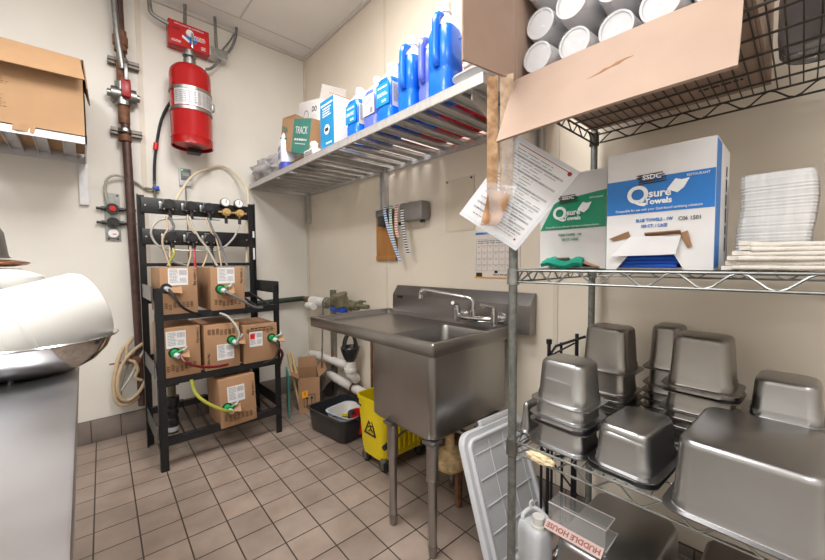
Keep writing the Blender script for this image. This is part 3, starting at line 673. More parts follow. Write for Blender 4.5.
o = MB().cyl((1.595,2.20,.02),(1.595,2.20,.86),.011,10).build('copper_pipe', RUST, origin=(1.595,2.2,0)); tag(o, 'thin brown upright pipe on the right wall behind the sink', 'pipe')
ag = thing('air_gap_drain', 'black air gap fitting on a white elbow under the drainboard', 'drain', (1.50,2.35,.45))
MB().lathe([(.03,.0),(.05,.03),(.068,.08),(.075,.11),(.066,.12),(.058,.11),(.045,.06),(.03,.03)], seg=24).build('cup', BLACKPL, ag)
for a in (20,110,200,290):
    a = math.radians(a); MB().tube([(.066*math.cos(a),.066*math.sin(a),.11),(.052*math.cos(a),.052*math.sin(a),.17),(.022*math.cos(a),.022*math.sin(a),.215)], .011).build('arm', BLACKPL, ag)
MB().cyl((0,0,.205),(0,0,.36),.024,14).build('inlet', BLACKPL, ag)
MB().cyl((0,0,.0),(0,0,-.05),.042,18).cyl((0,0,-.05),(0,0,-.075),.048,18).tube([(0,0,-.06),(0,0,-.10),(.03,.0,-.135),(.06,.02,-.15),(.06,.10,-.12)], .037, 14).build('elbow', PVC, ag)
def pvc(pts, r, lab):
    o = MB().tube(pts, r, 16, 4).build('drain_pipe', PVC, origin=pts[0]); tag(o, lab, 'pipe'); return o
p1 = pvc([(1.57,3.14,.355),(1.57,2.95,.365),(1.565,2.6,.37),(1.56,2.46,.372)], .034, 'upper white drain pipe along the right wall')
MB().cyl((1.57,2.93,.366),(1.57,3.0,.363),.040,16).build('coupling', PVC, p1, world=True)
MB().cyl((1.568,2.74,.40),(1.568,2.74,.44),.012,10).build('hanger', RUST, p1, world=True)
p2 = pvc([(1.575,2.98,.06),(1.57,2.93,.10),(1.565,2.83,.205),(1.565,2.77,.23),(1.56,2.6,.225),(1.55,2.3,.218),(1.55,1.9,.21)], .036, 'lower white drain pipe behind the black tub')
MB().cyl((1.57,2.86,.175),(1.565,2.80,.222),.043,16).build('coupling', PVC, p2, world=True)
MB().lathe([(.037,-.012),(.041,-.012),(.041,.012),(.037,.012)], M=mtx((1.553,2.38,.22),(1,0,0),(0,0,1))).build('strap', RUST, p2, world=True)
MB().cyl((1.553,2.38,.255),(1.553,2.38,.30),.008,8).build('hanger', RUST, p2, world=True)

# ------------------------------------------------------------------ small carton with sticks, tub, mop bucket
bx = thing('cardboard_carton', 'open cardboard carton with orange sticker on the floor by the corner', 'box', (1.315,2.675,0), math.radians(-24))
w,d,h = .16,.34,.285
m = MB()
m.box((0,.004,h/2),(w,.006,h)).box((0,d,h/2),(w,.006,h)).box((-w/2,d/2,h/2),(.006,d,h)).box((w/2,d/2,h/2),(.006,d,h)).box((0,d/2,.01),(w,d,.006))
m.build('carton', CARD, bx, flat=True)
MB().sheet([(w/2,.01,h),(w/2,d,h),(w/2+.07,d,h+.055),(w/2+.06,.01,h+.05)],.004).build('flap', CARD, bx, flat=True)
MB().sheet([(-w/2,d,h),(w/2,d,h),(w/2,d+.02,h+.09),(-w/2,d+.02,h+.09)],.004).build('flap', CARD, bx, flat=True)
MB().sheet([(-w/2,.01,h),(-w/2,d,h),(-w/2-.06,d,h+.04),(-w/2-.055,.01,h+.03)],.004).build('flap', CARD, bx, flat=True)
a = MB(); Ma = mtx((0,0,.095),X_,Z_)
a.box((0,.055,.0005),(.085,.004,.001),M=Ma).box((0,-.045,.0005),(.085,.004,.001),M=Ma).box((-.0425,.005,.0005),(.004,.10,.001),M=Ma).box((.0425,.005,.0005),(.004,.10,.001),M=Ma)
for x in (-.018,.018):
    a.box((x,-.005,.0005),(.007,.065,.001),M=Ma); a.prism([(x-.014,.02),(x+.014,.02),(x,.045)], Ma, .001)
a.box((0,-.036,.0005),(.06,.006,.001),M=Ma)
a.build('arrows_print', PRINT, bx, flat=True)
MB().sheet([(-.055,-.003,.125),(-.010,-.003,.132),(-.012,-.003,.188),(-.058,-.003,.178)],.001).build('orange_sticker', ORANGE, bx, flat=True)
s = MB(); s.tube([(-.045,-.004,.165),(-.03,-.004,.17),(-.04,-.004,.155),(-.028,-.004,.148)], .0015, 5); s.build('scribble', PRINT, bx)
for k,(x,y,tx,lab) in enumerate(((1.28,2.77,1.225,'left pale wooden stick standing in the cardboard carton'),(1.32,2.78,1.262,'right pale wooden stick standing in the cardboard carton'))):
    o = MB().cyl((x,y,.02),(tx,y+.10,.47-.0*k),.011,10).build('wooden_stick', WOOD, origin=(x,y,.02)); tag(o, lab, 'stick', 'sticks in the cardboard carton')
o = MB().box((0,0,.17),(.012,.26,.34)).build('teal_board', TEALPR, flat=True); o.location = (1.19,2.80,0); o.rotation_euler = (0,0,math.radians(-20)); tag(o, 'thin teal flattened carton standing left of the cardboard carton', 'board')

tb = thing('bus_tub', 'black plastic bus tub on the floor below the drainboard', 'tub', (1.36,2.235,0), math.radians(6))
w,d = .34,.43
def tubshape(w,d,h,rim=.022,t=.004):
    return [(w-.07,d-.07,.05,.004),(w-.05,d-.05,.05,0),(w-.03,d-.03,.05,.012),(w,d,.05,h-.006),(w+rim,d+rim,.06,h-.006),(w+rim,d+rim,.06,h),(w-2*t,d-2*t,.05,h),(w-.03-2*t,d-.03-2*t,.05,.014+t),(w-.08,d-.08,.05,.008+t)]
MB().loft(tubshape(w,d,.165), cap0=True).build('tub', BLACKPL, tb)
MB().box((0,-d/2-.012,.150),(.10,.02,.02), bev=.004).build('handle', BLACKPL, tb)
wt = thing('white_basin', 'small white plastic basin with blue rim sitting in the black tub', 'basin', (1.37,2.17,.012), math.radians(10))
MB().loft(tubshape(.23,.27,.15,.014,.003), cap0=True).build('basin', WHITEPL, wt)
r = MB(); r.loft([(.245,.285,.06,.146),(.252,.292,.06,.146),(.252,.292,.06,.152),(.245,.285,.06,.152)],cap1=False); r.build('rim', mat('pale_blue_rim',(150,165,205),.4), wt)
p = MB(); dashes(p,(-.11,.06,.10),(0,1,0),Z_,.09,.05,4); 
rc = thing('red_cup', 'red plastic cup in the white basin', 'cup', (1.385,2.075,.03), 0)
MB().lathe([(.001,0),(.05,0),(.06,.14),(.064,.145),(.058,.14),(.047,.01),(.001,.01)], seg=28).build('cup', REDPL, rc)
MB().tube([(-.055,.01,.12),(-.12,.05,.125),(-.16,.08,.13)], .003).build('handle', BLACKR, rc)
o = MB().sheet([(1.325,2.17,.06),(1.365,2.13,.05),(1.36,2.145,.14),(1.315,2.185,.15)],.006,3,3,lambda u,v:.01*math.sin(5*u)*v).build('yellow_scraper', YEL, origin=(1.34,2.16,.05)); tag(o,'small yellow scraper beside the red cup in the basin','scraper')
o = MB().box((1.345,2.105,.12),(.05,.04,.13), bev=.012, rot=.5).build('dark_sponge', mat('dark_grey_sponge',(70,70,64),.9,0,.3), origin=(1.345,2.105,.06)); tag(o,'dark grey sponge between scraper and red cup','sponge')

mb_ = thing('mop_bucket', 'yellow mop bucket with caution mark on casters under the sink', 'bucket', (1.385,1.695,0))
w,d = .37,.27
R = [(w-.07,d-.10,.04,.085),(w-.04,d-.06,.05,.07),(w-.03,d-.04,.05,.10),(w,d,.05,.40),(w+.014,d+.014,.055,.40),(w+.014,d+.014,.055,.418),(w-.008,d-.008,.05,.418),(w-.045,d-.06,.05,.11),(w-.08,d-.10,.05,.095)]
MB().loft(R, cap0=True).build('bucket', YEL, mb_)
for x in (-.14,.14):
    for y in (-.085,.085):
        c = MB().cyl((x,y,.06),(x,y,.085),.022,12).box((x-.012,y,.045),(.005,.03,.06)).box((x+.012,y,.045),(.005,.03,.06)).build('caster', GALV, mb_)
        MB().cyl((x-.010,y,.034),(x+.010,y,.034),.034,20).build('wheel', BLACKR, c)
t_ = MB(); fx = -w/2-.001
Mc = mtx((fx+.006,-.01,.255),(0,-1,0),(.08,0,1))
for a,b in (((-.05,-.045),(.05,-.045)),((.05,-.045),(0,.06)),((0,.06),(-.05,-.045))):
    A,B2 = Vector((*a,0)),Vector((*b,0)); dd = (B2-A); mm = (A+B2)/2
    t_.box(mm,(dd.length+.008,.008,.004),rot=math.atan2(dd.y,dd.x),M=Mc)
t_.cyl(Mc@Vector((-.006,.018,-.001)),Mc@Vector((-.006,.018,.002)),.008,10)
for pts in (((-.004,.006),(.006,-.014)),((.006,-.014),(.024,-.026)),((.006,-.014),(-.014,-.03)),((-.004,.004),(.018,.004)),((-.004,.004),(-.02,-.008))):
    A,B2 = Vector((*pts[0],0)),Vector((*pts[1],0)); dd=B2-A; t_.box((A+B2)/2,(dd.length+.004,.006,.004),rot=math.atan2(dd.y,dd.x),M=Mc)
t_.build('caution_mark', PRINT, mb_, flat=True)
wr_ = MB().loft([(.17,d-.07,.03,.30,.06,0),(.19,d-.03,.03,.45,.06,0),(.20,d-.01,.03,.47,.06,0),(.20,d,.03,.49,.06,0),(.17,d-.03,.03,.49,.06,0),(.14,d-.07,.03,.31,.06,0)],cap1=False).build('wringer', YEL, mb_)
rib = MB()
for k in range(8): rib.box((-w/2+.05+k*.038,-d/2+.006,.24),(.012,.016,.24), bev=.003)
rib.build('ribs', YEL, mb_)
MB().tube([(-w/2-.01,.10,.37),(-w/2-.035,.05,.383),(-w/2-.045,.01,.39)], .004, sm=False).build('hook', BLACKR, mb_)
lv = MB().tube([(-.02,-d/2-.01,.23),(-.10,-d/2-.02,.215),(-.17,-d/2-.03,.20)], .007, sm=False).build('wringer_lever', GALV, mb_)
MB().cyl((-.15,-d/2-.027,.205),(-.205,-d/2-.034,.193),.015,12).build('grip', BLACKR, lv)

# ------------------------------------------------------------------ lid leaning on the sink
y0 = Vector((0,.34,.94)).normalized(); x0 = Vector((1,0,0)); an = math.radians(2.5)
lx = x0*math.cos(an)-y0*math.sin(an); ly = y0*math.cos(an)+x0*math.sin(an)
LB = Vector((1.055,.728,.022)); lw,lh = .43,.53
ld = thing('tote_lid', 'pale grey ribbed plastic tote lid leaning between sink and wire rack', 'lid', LB)
ML = mtx((0,0,0),lx,ly)
m = MB()
m.loft([(lw,lh,.05,-.012,lw/2,lh/2),(lw,lh,.05,.006,lw/2,lh/2),(lw-.01,lh-.01,.05,.012,lw/2,lh/2),(lw-.05,lh-.05,.04,.012,lw/2,lh/2),(lw-.062,lh-.062,.03,.024,lw/2,lh/2),(lw-.075,lh-.075,.03,.024,lw/2,lh/2),(lw-.09,lh-.09,.03,.012,lw/2,lh/2)], cap0=True, M=ML)
m.box((lw*.60,lh+.008,-.002),(lw*.55,.03,.02), bev=.005, M=ML)
m.build('lid', GREYPL, ld)
g = MB()
for k in range(4): g.box((.055+.10*k,lh/2,.0135),(.005,lh-.10,.004), bev=.002, M=ML)
for k in range(5): g.box((lw/2,.06+k*.095,.0135),(lw-.10,.005,.004), bev=.002, M=ML)
g.build('ribs', GREYPL, ld)
# ------------------------------------------------------------------ slatted wall shelf over the sink
ws = thing('wall_shelf', 'long slatted metal wall shelf holding blue jugs over the sink', 'shelf', (1.35,2.0,1.85))
def V(mb, name, m, p=ws, **k): return mb.build(name, m, p, world=True, **k)
SX0,SX1,SY0,SY1,SZ = 1.075,1.615,.79,3.235,1.89
V(MB().box((SX0+.006,(SY0+SY1)/2,SZ-.02),(.012,SY1-SY0,.04), bev=.002).box((SX0+.02,(SY0+SY1)/2,SZ-.004),(.04,SY1-SY0,.008)), 'front_lip', ALU, flat=True)
V(MB().box((SX1-.006,(SY0+SY1)/2,SZ-.02),(.012,SY1-SY0,.04)), 'rear_lip', ALU, flat=True)
for y in (SY0+.005,SY1-.005,2.03): V(MB().box(((SX0+SX1)/2,y,SZ-.022),(SX1-SX0-.02,.03 if y==2.03 else .01,.036)), 'end_rail', ALU, flat=True)
k = 0; y = SY0+.06
while y < SY1-.03:
    V(MB().box(((SX0+SX1)/2,y,SZ-.004),(SX1-SX0-.02,.062,.006)).box(((SX0+SX1)/2,y-.0295,SZ-.011),(SX1-SX0-.02,.003,.014)).box(((SX0+SX1)/2,y+.0295,SZ-.011),(SX1-SX0-.02,.003,.014)), 'slat', ALU, flat=True); y += .115
for y in (2.03,3.20,.86):
    b = V(MB().box((1.608,y,1.735),(.02,.055,.29)).box((1.595,y-.025,1.735),(.03,.006,.29)).box((1.595,y+.025,1.735),(.03,.006,.29)), 'bracket', ALU, flat=True)
    MB().prism([(0,0),(.50,0),(.50,-.03),(.05,-.22),(0,-.26)], mtx((1.60,y-.003,1.85),(-1,0,0),(0,0,1)), .006).build('gusset', ALU, b, world=True, flat=True) if y != 2.03 and y != 3.20 else None
GXP = 'things on the wall shelf'
SZT = SZ+.0005
# blue jugs
JGRP = 'blue cleaner jugs on the wall shelf'
def jug(name_label, loc, rz, kind, a=.115, b=.125, h=.255, liq=BLUEL, lab=None):
    t = thing('cleaner_jug', name_label, 'jug', loc, rz, JGRP)
    w,d = b,a     # local x points away from the wall edge (depth), local y along the shelf
    lvl = h*.86
    MB().loft([(w-.02,d-.02,.03,.0),(w,d,.03,.008),(w,d,.028,h*.28),(w-.006,d-.006,.026,h*.31),(w-.006,d-.006,.026,h*.36),(w,d,.028,h*.39),(w,d,.03,h*.78),(w-.012,d-.012,.035,lvl)], cap0=True).build('body', liq, t)
    MB().loft([(w-.012,d-.012,.035,lvl),(w-.04,d-.035,.035,h*.95),(.055,.055,.027,h*1.02),(.042,.042,.021,h*1.04),(.042,.042,.021,h*1.09)], cap1=True).build('shoulder', FROST, t)
    c = MB().cyl((0,0,h*1.08),(0,0,h*1.19),.0235,24).cyl((0,0,h*1.07),(0,0,h*1.085),.026,24).build('cap', WHITEPL, t)
    hp = [(0,-.018,h*1.03),(0,-d*.42,h*1.04),(0,-d*.54,h*.94),(0,-d*.54,h*.72),(0,-d*.44,h*.58)]
    if kind == 'side': hp = [(-.018,0,h*1.0),(-w*.40,0,h*.985),(-w*.53,0,h*.90),(-w*.55,0,h*.68),(-w*.55,0,h*.45),(-w*.46,0,h*.38)]
    MB().tube(hp, .0125 if kind != 'side' else .016, 10).build('handle', liq if kind!='front' else FROST, t)
    if kind == 'front' or kind == 'white':
        lm = TEALB if kind == 'front' else WHITEB
        l = MB().box((-w/2-.0004,0,h*.55),(.001,d*.86,h*.42)).build('label', lm, t, flat=True)
        p = MB()
        if kind == 'front':
            dashes(p,(-w/2-.001,0,h*.68),(0,-1,0),Z_,d*.6,h*.07,1,fill=1); dashes(p,(-w/2-.001,0,h*.55),(0,-1,0),Z_,d*.7,h*.08,4,fill=.8); dashes(p,(-w/2-.001,-d*.1,h*.42),(0,-1,0),Z_,d*.3,h*.06,2,fill=1)
            p.build('label_print', WHITEPR, l, flat=True)
            l2 = MB().box((w*.02,-d/2-.0004,h*.52),(w*.8,.001,h*.46)).build('rear_label', WHITEB, t, flat=True)
            q = MB(); dashes(q,(w*.02,-d/2-.001,h*.55),X_,Z_,w*.7,h*.34,14,fill=.9,th=.45); q.build('label_print', GREYPR, l2, flat=True)
        else:
            barcode(p,(-w/2-.001,-d*.22,h*.42),(0,-1,0),Z_,d*.2,h*.12); dashes(p,(-w/2-.001,.0,h*.62),(0,-1,0),Z_,d*.6,h*.14,8,fill=.8,th=.4); p.build('label_print', GREYPR, l, flat=True)
    return t
TEALB = mat('cyan_label', (22,140,196), .4)
jug('squat blue jug with cyan label, beside the white and cyan carton on the shelf', (1.165,1.685,SZT), 0, 'front', h=.235)
jug('blue jug with plain white barcode label, second jug from the white and cyan carton', (1.175,1.535,SZT), 0, 'white', liq=BLUED, h=.24)
jug('blue jug with cyan label, third jug from the white and cyan carton', (1.165,1.405,SZT), 0, 'front', h=.25)
jug('tall unlabelled blue jug with handle, fourth jug along the shelf front', (1.165,1.255,SZT), .1, 'side', a=.105, h=.30)
jug('slim violet blue jug squeezed between two tall blue jugs on the shelf', (1.185,1.145,SZT), 0, 'side', a=.085, h=.29, liq=BLUED)
jug('tallest unlabelled blue jug, nearest the grey tray on the shelf', (1.16,1.045,SZT), .1, 'side', a=.115, h=.335)
for y,l in ((1.77,'blue jug at the back behind the squat cyan labelled jug'),(1.60,'blue jug at the back with only its white cap showing behind the barcode jug'),(1.44,'blue jug at the back with its white neck between the label jugs'),(1.30,'blue jug at the back behind the fourth jug')):
    jug(l, (1.295,y,SZT), 0, 'side', h=.25)
for (nm,m_,c,w_,d_,lab) in (('red_tray',REDPL,(1.45,1.22),.20,.50,'red plastic tray at the back of the shelf, seen through the slats'),('blue_tray',BLUEV,(1.44,.88),.26,.14,'blue plastic tray at the near end of the shelf, seen through the slats')):
    o = MB().loft([(w_,d_,.03,0),(w_+.03,d_+.04,.03,.06),(w_+.04,d_+.05,.03,.062),(w_+.04,d_+.05,.03,.066),(w_+.02,d_+.03,.03,.066),(w_-.01,d_-.01,.03,.004)], cap0=True, M=Matrix.Translation((*c,SZT))).build(nm, m_, origin=(*c,SZT)); tag(o, lab, 'tray')
# tray and plates at the near end
o = MB().loft([(.20,.13,.04,0),(.25,.16,.05,.035),(.26,.17,.05,.037),(.26,.17,.05,.042),(.235,.15,.05,.040),(.19,.12,.04,.006)], cap0=True, M=Matrix.Translation((1.215,.885,SZT))).build('grey_tray', GREYPL, origin=(1.215,.885,SZT)); tag(o, 'pale grey plastic tray at the near end of the wall shelf', 'tray')
for k in range(7):
    o = MB().box((0,0,.0),(.17,.10+.003*(k%2),.022), bev=.008, rot=.03*(k%3-1)).build('napkin_pack', CARDP if k%2 else CLOTH); o.location = (1.22+.004*(k%2),.89,SZT+.054+.0225*k)
    tag(o, 'flat tan napkin pack stacked on the grey tray behind the tall blue jug', 'napkin pack', 'napkin packs on the grey tray')
o = MB().tube([(1.14,.955,SZT+.21),(1.18,.90,SZT+.245),(1.24,.84,SZT+.25),(1.30,.82,SZT+.21)], .004).build('blue_strap', BLUEV, origin=(1.2,.9,SZT+.2)); tag(o,'thin blue strap over the tan napkin packs','strap')
# left group on the shelf
sp = thing('bleach_bottle', 'white spray bottle with violet liquid behind the torn green carton', 'bottle', (1.175,2.66,SZT), -.2); sp.scale = (1.2,1.25,1.03)
MB().loft([(.09,.10,.03,0),(.10,.12,.035,.01),(.10,.12,.035,.07)], cap0=True,cap1=False).build('liquid', mat('violet_liquid',(80,84,190),.3), sp)
MB().loft([(.10,.12,.035,.07),(.10,.12,.035,.20),(.07,.09,.03,.27),(.04,.045,.02,.31),(.04,.04,.02,.335)]).build('body', FROST, sp)
MB().tube([(0,.045,.30),(0,.07,.28),(0,.075,.20),(0,.055,.13)], .012).build('handle', FROST, sp)
MB().cyl((0,0,.33),(0,0,.365),.024,16).build('cap', WHITEPL, sp)
lb = MB().sheet([(-.051,.045,.07),(-.051,-.045,.07),(-.051,-.045,.20),(-.051,.045,.20)],.001).build('label', WHITEB, sp)
p=MB(); dashes(p,(-.052,0,.17),(0,-1,0),Z_,.07,.03,2,fill=1); dashes(p,(-.052,0,.12),(0,-1,0),Z_,.07,.05,5,fill=.8); p.build('label_print', BLUEV, lb, flat=True)
def bag(name,lab,c,s,seed,m):
    random.seed(seed); t=bmesh.new(); bmesh.ops.create_icosphere(t,subdivisions=4,radius=1)
    from mathutils import noise
    for v in t.verts:
        n_=noise.noise(v.co*2.1+Vector((seed,0,0)))*.35+noise.noise(v.co*5+Vector((0,seed,0)))*.22
        v.co=Vector((v.co.x*s[0],v.co.y*s[1],max(v.co.z,-.75)*s[2]))*(1+n_)
        v.co.z=max(v.co.z,-.75*s[2])
    o=MB().merge(t).build(name,m,ang=60); o.location=(c[0],c[1],c[2]+.75*s[2]); tag(o,lab,'bag'); return o
bag('plastic_bag','crumpled grey plastic bag at the far end of the wall shelf by the corner',(1.165,2.965,SZT),(.12,.24,.105),3,BAGM)
tk = thing('open_carton', 'tilted open brown and green carton on the shelf beside the spray bottle', 'box', (1.125,2.36,SZT+.075))
tl = math.radians(16)
tk.rotation_euler = (tl,0,0)
w,d,h = .26,.26,.225
m = MB()
m.box((d/2,.0,.003),(d,w,.005)).box((d/2,-w/2,h/2),(d,.005,h)).box((d/2,w/2,h/2),(d,.005,h)).box((d,.0,h/2),(.005,w,h)).box((d/2,0,h),(d,w,.005))
m.build('carton', CARDY, tk, flat=True)
fr = MB().box((0,0,h/2),(.005,w,h)).build('green_front', TEALPR, tk, flat=True)
text('TRACK', .068, WHITEB, fr, (-.0032,0,h*.66), (0,-1,0), (0,0,1), sx=.85)
q=MB(); dashes(q,(-.0035,0,h*.40),(0,-1,0),Z_,.19,.026,1,fill=1); dashes(q,(-.0035,0,h*.28),(0,-1,0),Z_,.16,.012,1,fill=1); q.build('print', WHITEB, fr, flat=True)
fl = MB().sheet([(-.0,w/2+.004,.0),(.02,w/2+.25,.015),(.02,w/2+.25,h+.01),(-.0,w/2+.004,h)],.005).build('side_flap', CARDY, tk, flat=True)
text('TRACK', .062, TEALPR, fl, (.0055,w/2+.125,h*.66), (.08,-1,0), (0,0,1), sx=.8)
q=MB(); dashes(q,(.0055,w/2+.125,h*.40),(.08,-1,0),Z_,.18,.024,1,fill=1); dashes(q,(.0055,w/2+.125,h*.27),(.08,-1,0),Z_,.14,.012,1,fill=1); q.build('print', TEALPR, fl, flat=True)
MB().sheet([(.02,w/2+.25,.10),(.02,w/2+.25,h+.01),(.10,w/2+.19,h+.05),(.10,w/2+.2,.12)],.004).build('torn_flap', CARDD, tk, flat=True)
MB().sheet([(0,w/2,h),(.02,w/2+.24,h+.01),(.09,w/2+.20,h+.055),(.07,w/2,h+.02)],.004).build('top_flap', CARDD, tk, flat=True)
o = MB().box((1.20,2.335,SZT+.02),(.17,.27,.04), bev=.003).build('brown_tray', mat('dark_brown_box',(92,74,50),.7,0,.2), origin=(1.2,2.345,SZT)); tag(o, 'flat dark brown box propping up the open green carton', 'box')
o = MB().box((1.13,2.15,SZT+.0225),(.09,.13,.045), bev=.003).build('label_box', WHITEB, origin=(1.13,2.15,SZT)); tag(o, 'small flat white box with printed edge below the cyan carton', 'box')
q=MB(); dashes(q,(1.0845,2.15,SZT+.022),(0,-1,0),Z_,.11,.03,3,fill=.9); q.build('print', PRINT, o, world=True, flat=True)
o = bag('crumpled_paper','crumpled white tissue between the green and the cyan carton',(1.115,2.13,SZT+.046),(.022,.03,.028),5,PAPER)
cb = thing('cleaner_carton', 'upright white and cyan carton next to the first blue jug', 'box', (1.125,1.98,SZT))
w,d,h = .165,.19,.315
MB().box((d/2,0,h/2),(d,w,h), bev=.003).build('carton', WHITEB, cb)
f = MB().box((-.0006,0,h/2),(.0012,w-.004,h-.006)).build('cyan_front', TEALB, cb, flat=True)
q=MB(); dashes(q,(-.0014,0,h*.90),(0,-1,0),Z_,w*.85,.022,1,fill=1); dashes(q,(-.0014,0,h*.76),(0,-1,0),Z_,w*.6,.06,4,fill=.8); dashes(q,(-.0014,-.02,h*.16),(0,-1,0),Z_,w*.4,.02,1,fill=1)
q.build('print', WHITEPR, f, flat=True); MB().cyl((-.001,0,h*.42),(-.003,0,h*.42),.030,18).build('white_disc', WHITEPR, f, flat=True)
q=MB(); q.box((-.0034,.0,h*.42),(.001,.04,.02)); q.build('print', PRINT, f, flat=True)
q=MB(); dashes(q,(d*.62,-w/2-.0006,h*.62),(0,0,1),(-1,0,0),h*.5,.012,1,fill=1); q.build('side_print', PRINT, cb, flat=True); q=MB()
for k in range(6):
    a=k*PI/3; q.lathe([(.010,0),(.013,0)],M=mtx((d*.45+.018*math.cos(a),-w/2-.0006,h*.14+.018*math.sin(a)),X_,Z_),seg=10)
q.build('print', PRINT, cb, flat=True)
MB().sheet([(0,-w/2,h),(d,-w/2,h),(d+.01,-w/2+.05,h+.03),(.0,-w/2+.05,h+.028)],.003).build('flap', CARD, cb, flat=True)
dw = thing('white_carton', 'tilted white carton with black letters behind the green carton on the shelf', 'box', (1.31,2.67,SZT+.075), 0)
dw.rotation_euler = (math.radians(12),0,0)
MB().box((.10,0,.27),(.2,.34,.44), bev=.003).build('carton', WHITEB, dw)
fr = MB().box((-.0006,-.10,.42),(.001,.08,.075)).build('label', WHITEPR, dw, flat=True)
text('DO', .05, PRINT, fr, (-.0016,-.10,.42), (0,-1,0), (0,0,1), bold=.001)
q=MB(); q.lathe([(.035,0),(.04,0)],M=mtx((-.0008,.03,.38),(0,-1,0),Z_),seg=20); dashes(q,(-.0008,-.03,.30),(0,-1,0),Z_,.2,.04,3); q.build('print', PRINT, dw, flat=True)
MB().sheet([(0,-.17,.49),(.2,-.17,.49),(.2,-.19,.60),(0,-.19,.58)],.003).build('flap', WHITEB, dw, flat=True)

# ------------------------------------------------------------------ things on the right wall
W_ = WX-.0005
cb2 = thing('cutting_board', 'brown board hanging on the right wall below the shelf bracket', 'board', (W_,2.02,1.225))
MB().box((-.010,0,.17),(.018,.225,.335), bev=.004).build('board', BROWNB, cb2)
MB().box((-.012,0,.02),(.024,.225,.035), bev=.004).build('bottom_edge', BROWNB, cb2)
MB().cyl((-.02,.07,.325),(-.03,.07,.325),.012,10).build('hook', BLACKPL, cb2)
th = thing('ticket_rail', 'grey metal ticket holder with striped strips on the right wall', 'holder', (W_,1.81,1.47))
MB().box((-.045,-.12,.068),(.08,.215,.115), bev=.012).build('box', mat('grey_tin',(142,138,136),.45,.4,.06), th)
MB().box((-.03,.19,.09),(.06,.17,.05), bev=.006).build('clip_rail', mat('grey_tin_rail',(118,120,124),.4,.4,.06), th)
MB().box((-.04,.185,.035),(.05,.12,.07), bev=.006).build('clip', BLACKPL, th)
for y in (.155,.02,-.19): MB().box((-.04,y,.003),(.02,.03,.02), bev=.003).build('foot', BLACKPL, th)
MB().lathe([(.001,.012),(.02,.01),(.03,0)],M=mtx((-.04,-.09,.122),X_,(0,1,0))).build('bump', GALV, th)
def strip_mat(name, c):
    m = bpy.data.materials.new(name); m.use_nodes=True; nt=m.node_tree; b=nt.nodes['Principled BSDF']
    tc=nt.nodes.new('ShaderNodeTexCoord'); wv=nt.nodes.new('ShaderNodeTexWave'); wv.bands_direction='Z'; wv.inputs['Scale'].default_value=19; wv.inputs['Distortion'].default_value=.3
    rp=nt.nodes.new('ShaderNodeValToRGB'); rp.color_ramp.interpolation='CONSTANT'; rp.color_ramp.elements[0].color=(*lin((232,232,232)),1); rp.color_ramp.elements[1].color=(*lin(c),1); rp.color_ramp.elements[1].position=.5
    nt.links.new(tc.outputs['Object'],wv.inputs['Vector']); nt.links.new(wv.outputs['Color'],rp.inputs[0]); nt.links.new(rp.outputs[0],b.inputs['Base Color']); b.inputs['Roughness'].default_value=.6
    return m
for k,(y,y2,z2,c,lab) in enumerate(((1.945,1.80,1.225,(70,130,196),'long blue and white striped strip curving left of the holder'),(1.885,1.835,1.30,(90,150,104),'short green and white striped strip hanging from the rail'),(1.825,1.80,1.38,(214,120,96),'short orange and white striped strip hanging from the rail'),(1.765,1.715,1.265,(52,48,52),'long dark striped strip hanging nearest the grey ticket box'))):
    t_=[(1.545,y,1.60),(1.535,y-.002,1.55),(1.53,y-(y-y2)*.35,1.43),(1.535,y2+(y-y2)*.25,(1.43+z2)/2-.02),(1.545,y2,z2)]
    P=smooth(t_,5); m=MB()
    for A,B2 in zip(P,P[1:]):
        m.face([A+Vector((0,.0155,0)),A-Vector((0,.0155,0)),B2-Vector((0,.0155,0)),B2+Vector((0,.0155,0))])
    bmesh.ops.remove_doubles(m.bm,verts=m.bm.verts,dist=1e-5)
    bmesh.ops.solidify(m.bm,geom=list(m.bm.faces),thickness=.002)
    o=m.build('striped_strip', strip_mat('striped_strip_%d'%k,c), origin=(1.545,y,1.6)); tag(o,lab,'strip','striped strips on the ticket holder')
pp = thing('wall_paper_sheet', 'faded cream sheet pinned on the right wall above the sink', 'sheet', (W_,1.355,1.545))
MB().box((-.002,0,0),(.003,.215,.305)).build('sheet', mat('cream_sheet',(212,200,182),.5,0,.04,6), pp, flat=True)
for y in (.09,-.09): MB().cyl((-.003,y,.14),(-.008,y,.14),.006,8).build('pin', PRINT, pp)
cl = thing('wall_calendar', 'wall calendar page hanging between sink and wire rack', 'calendar', (W_,1.10,1.25))
MB().box((-.003,0,.005),(.004,.28,.245)).build('page', mat('calendar_page',(226,216,208),.5,0,.03), cl, flat=True)
MB().box((-.0056,0,.118),(.001,.27,.012)).build('blue_header', BLUEPR, cl, flat=True)
g=MB()
for k in range(6): g.box((-.0056,0,.085-.034*k),(.0006,.26,.0012))
for k in range(8): g.box((-.0056,.13-.037*k,0.0),(.0006,.0012,.17))
for k in range(7):
    for j in range(5): dashes(g,(-.0056,.112-.037*k,.078-.034*j),(0,-1,0),Z_,.012,.006,1,fill=1)
dashes(g,(-.0056,.02,.07),(0,-1,0),Z_,.2,.02,2,fill=.9)
g.build('print', GREYPR, cl, flat=True)
MB().box((-.0055,.11,-.107),(.0012,.04,.022)).box((-.0055,.0,-.09),(.0012,.02,.014)).build('dark_box', PRINT, cl, flat=True)
MB().box((-.0055,0,-.120),(.0012,.28,.006)).build('orange_edge', ORANGE, cl, flat=True)
q=MB(); dashes(q,(-.0056,-.04,-.105),(0,-1,0),Z_,.12,.01,2,fill=1); q.build('print', PRINT, cl, flat=True)
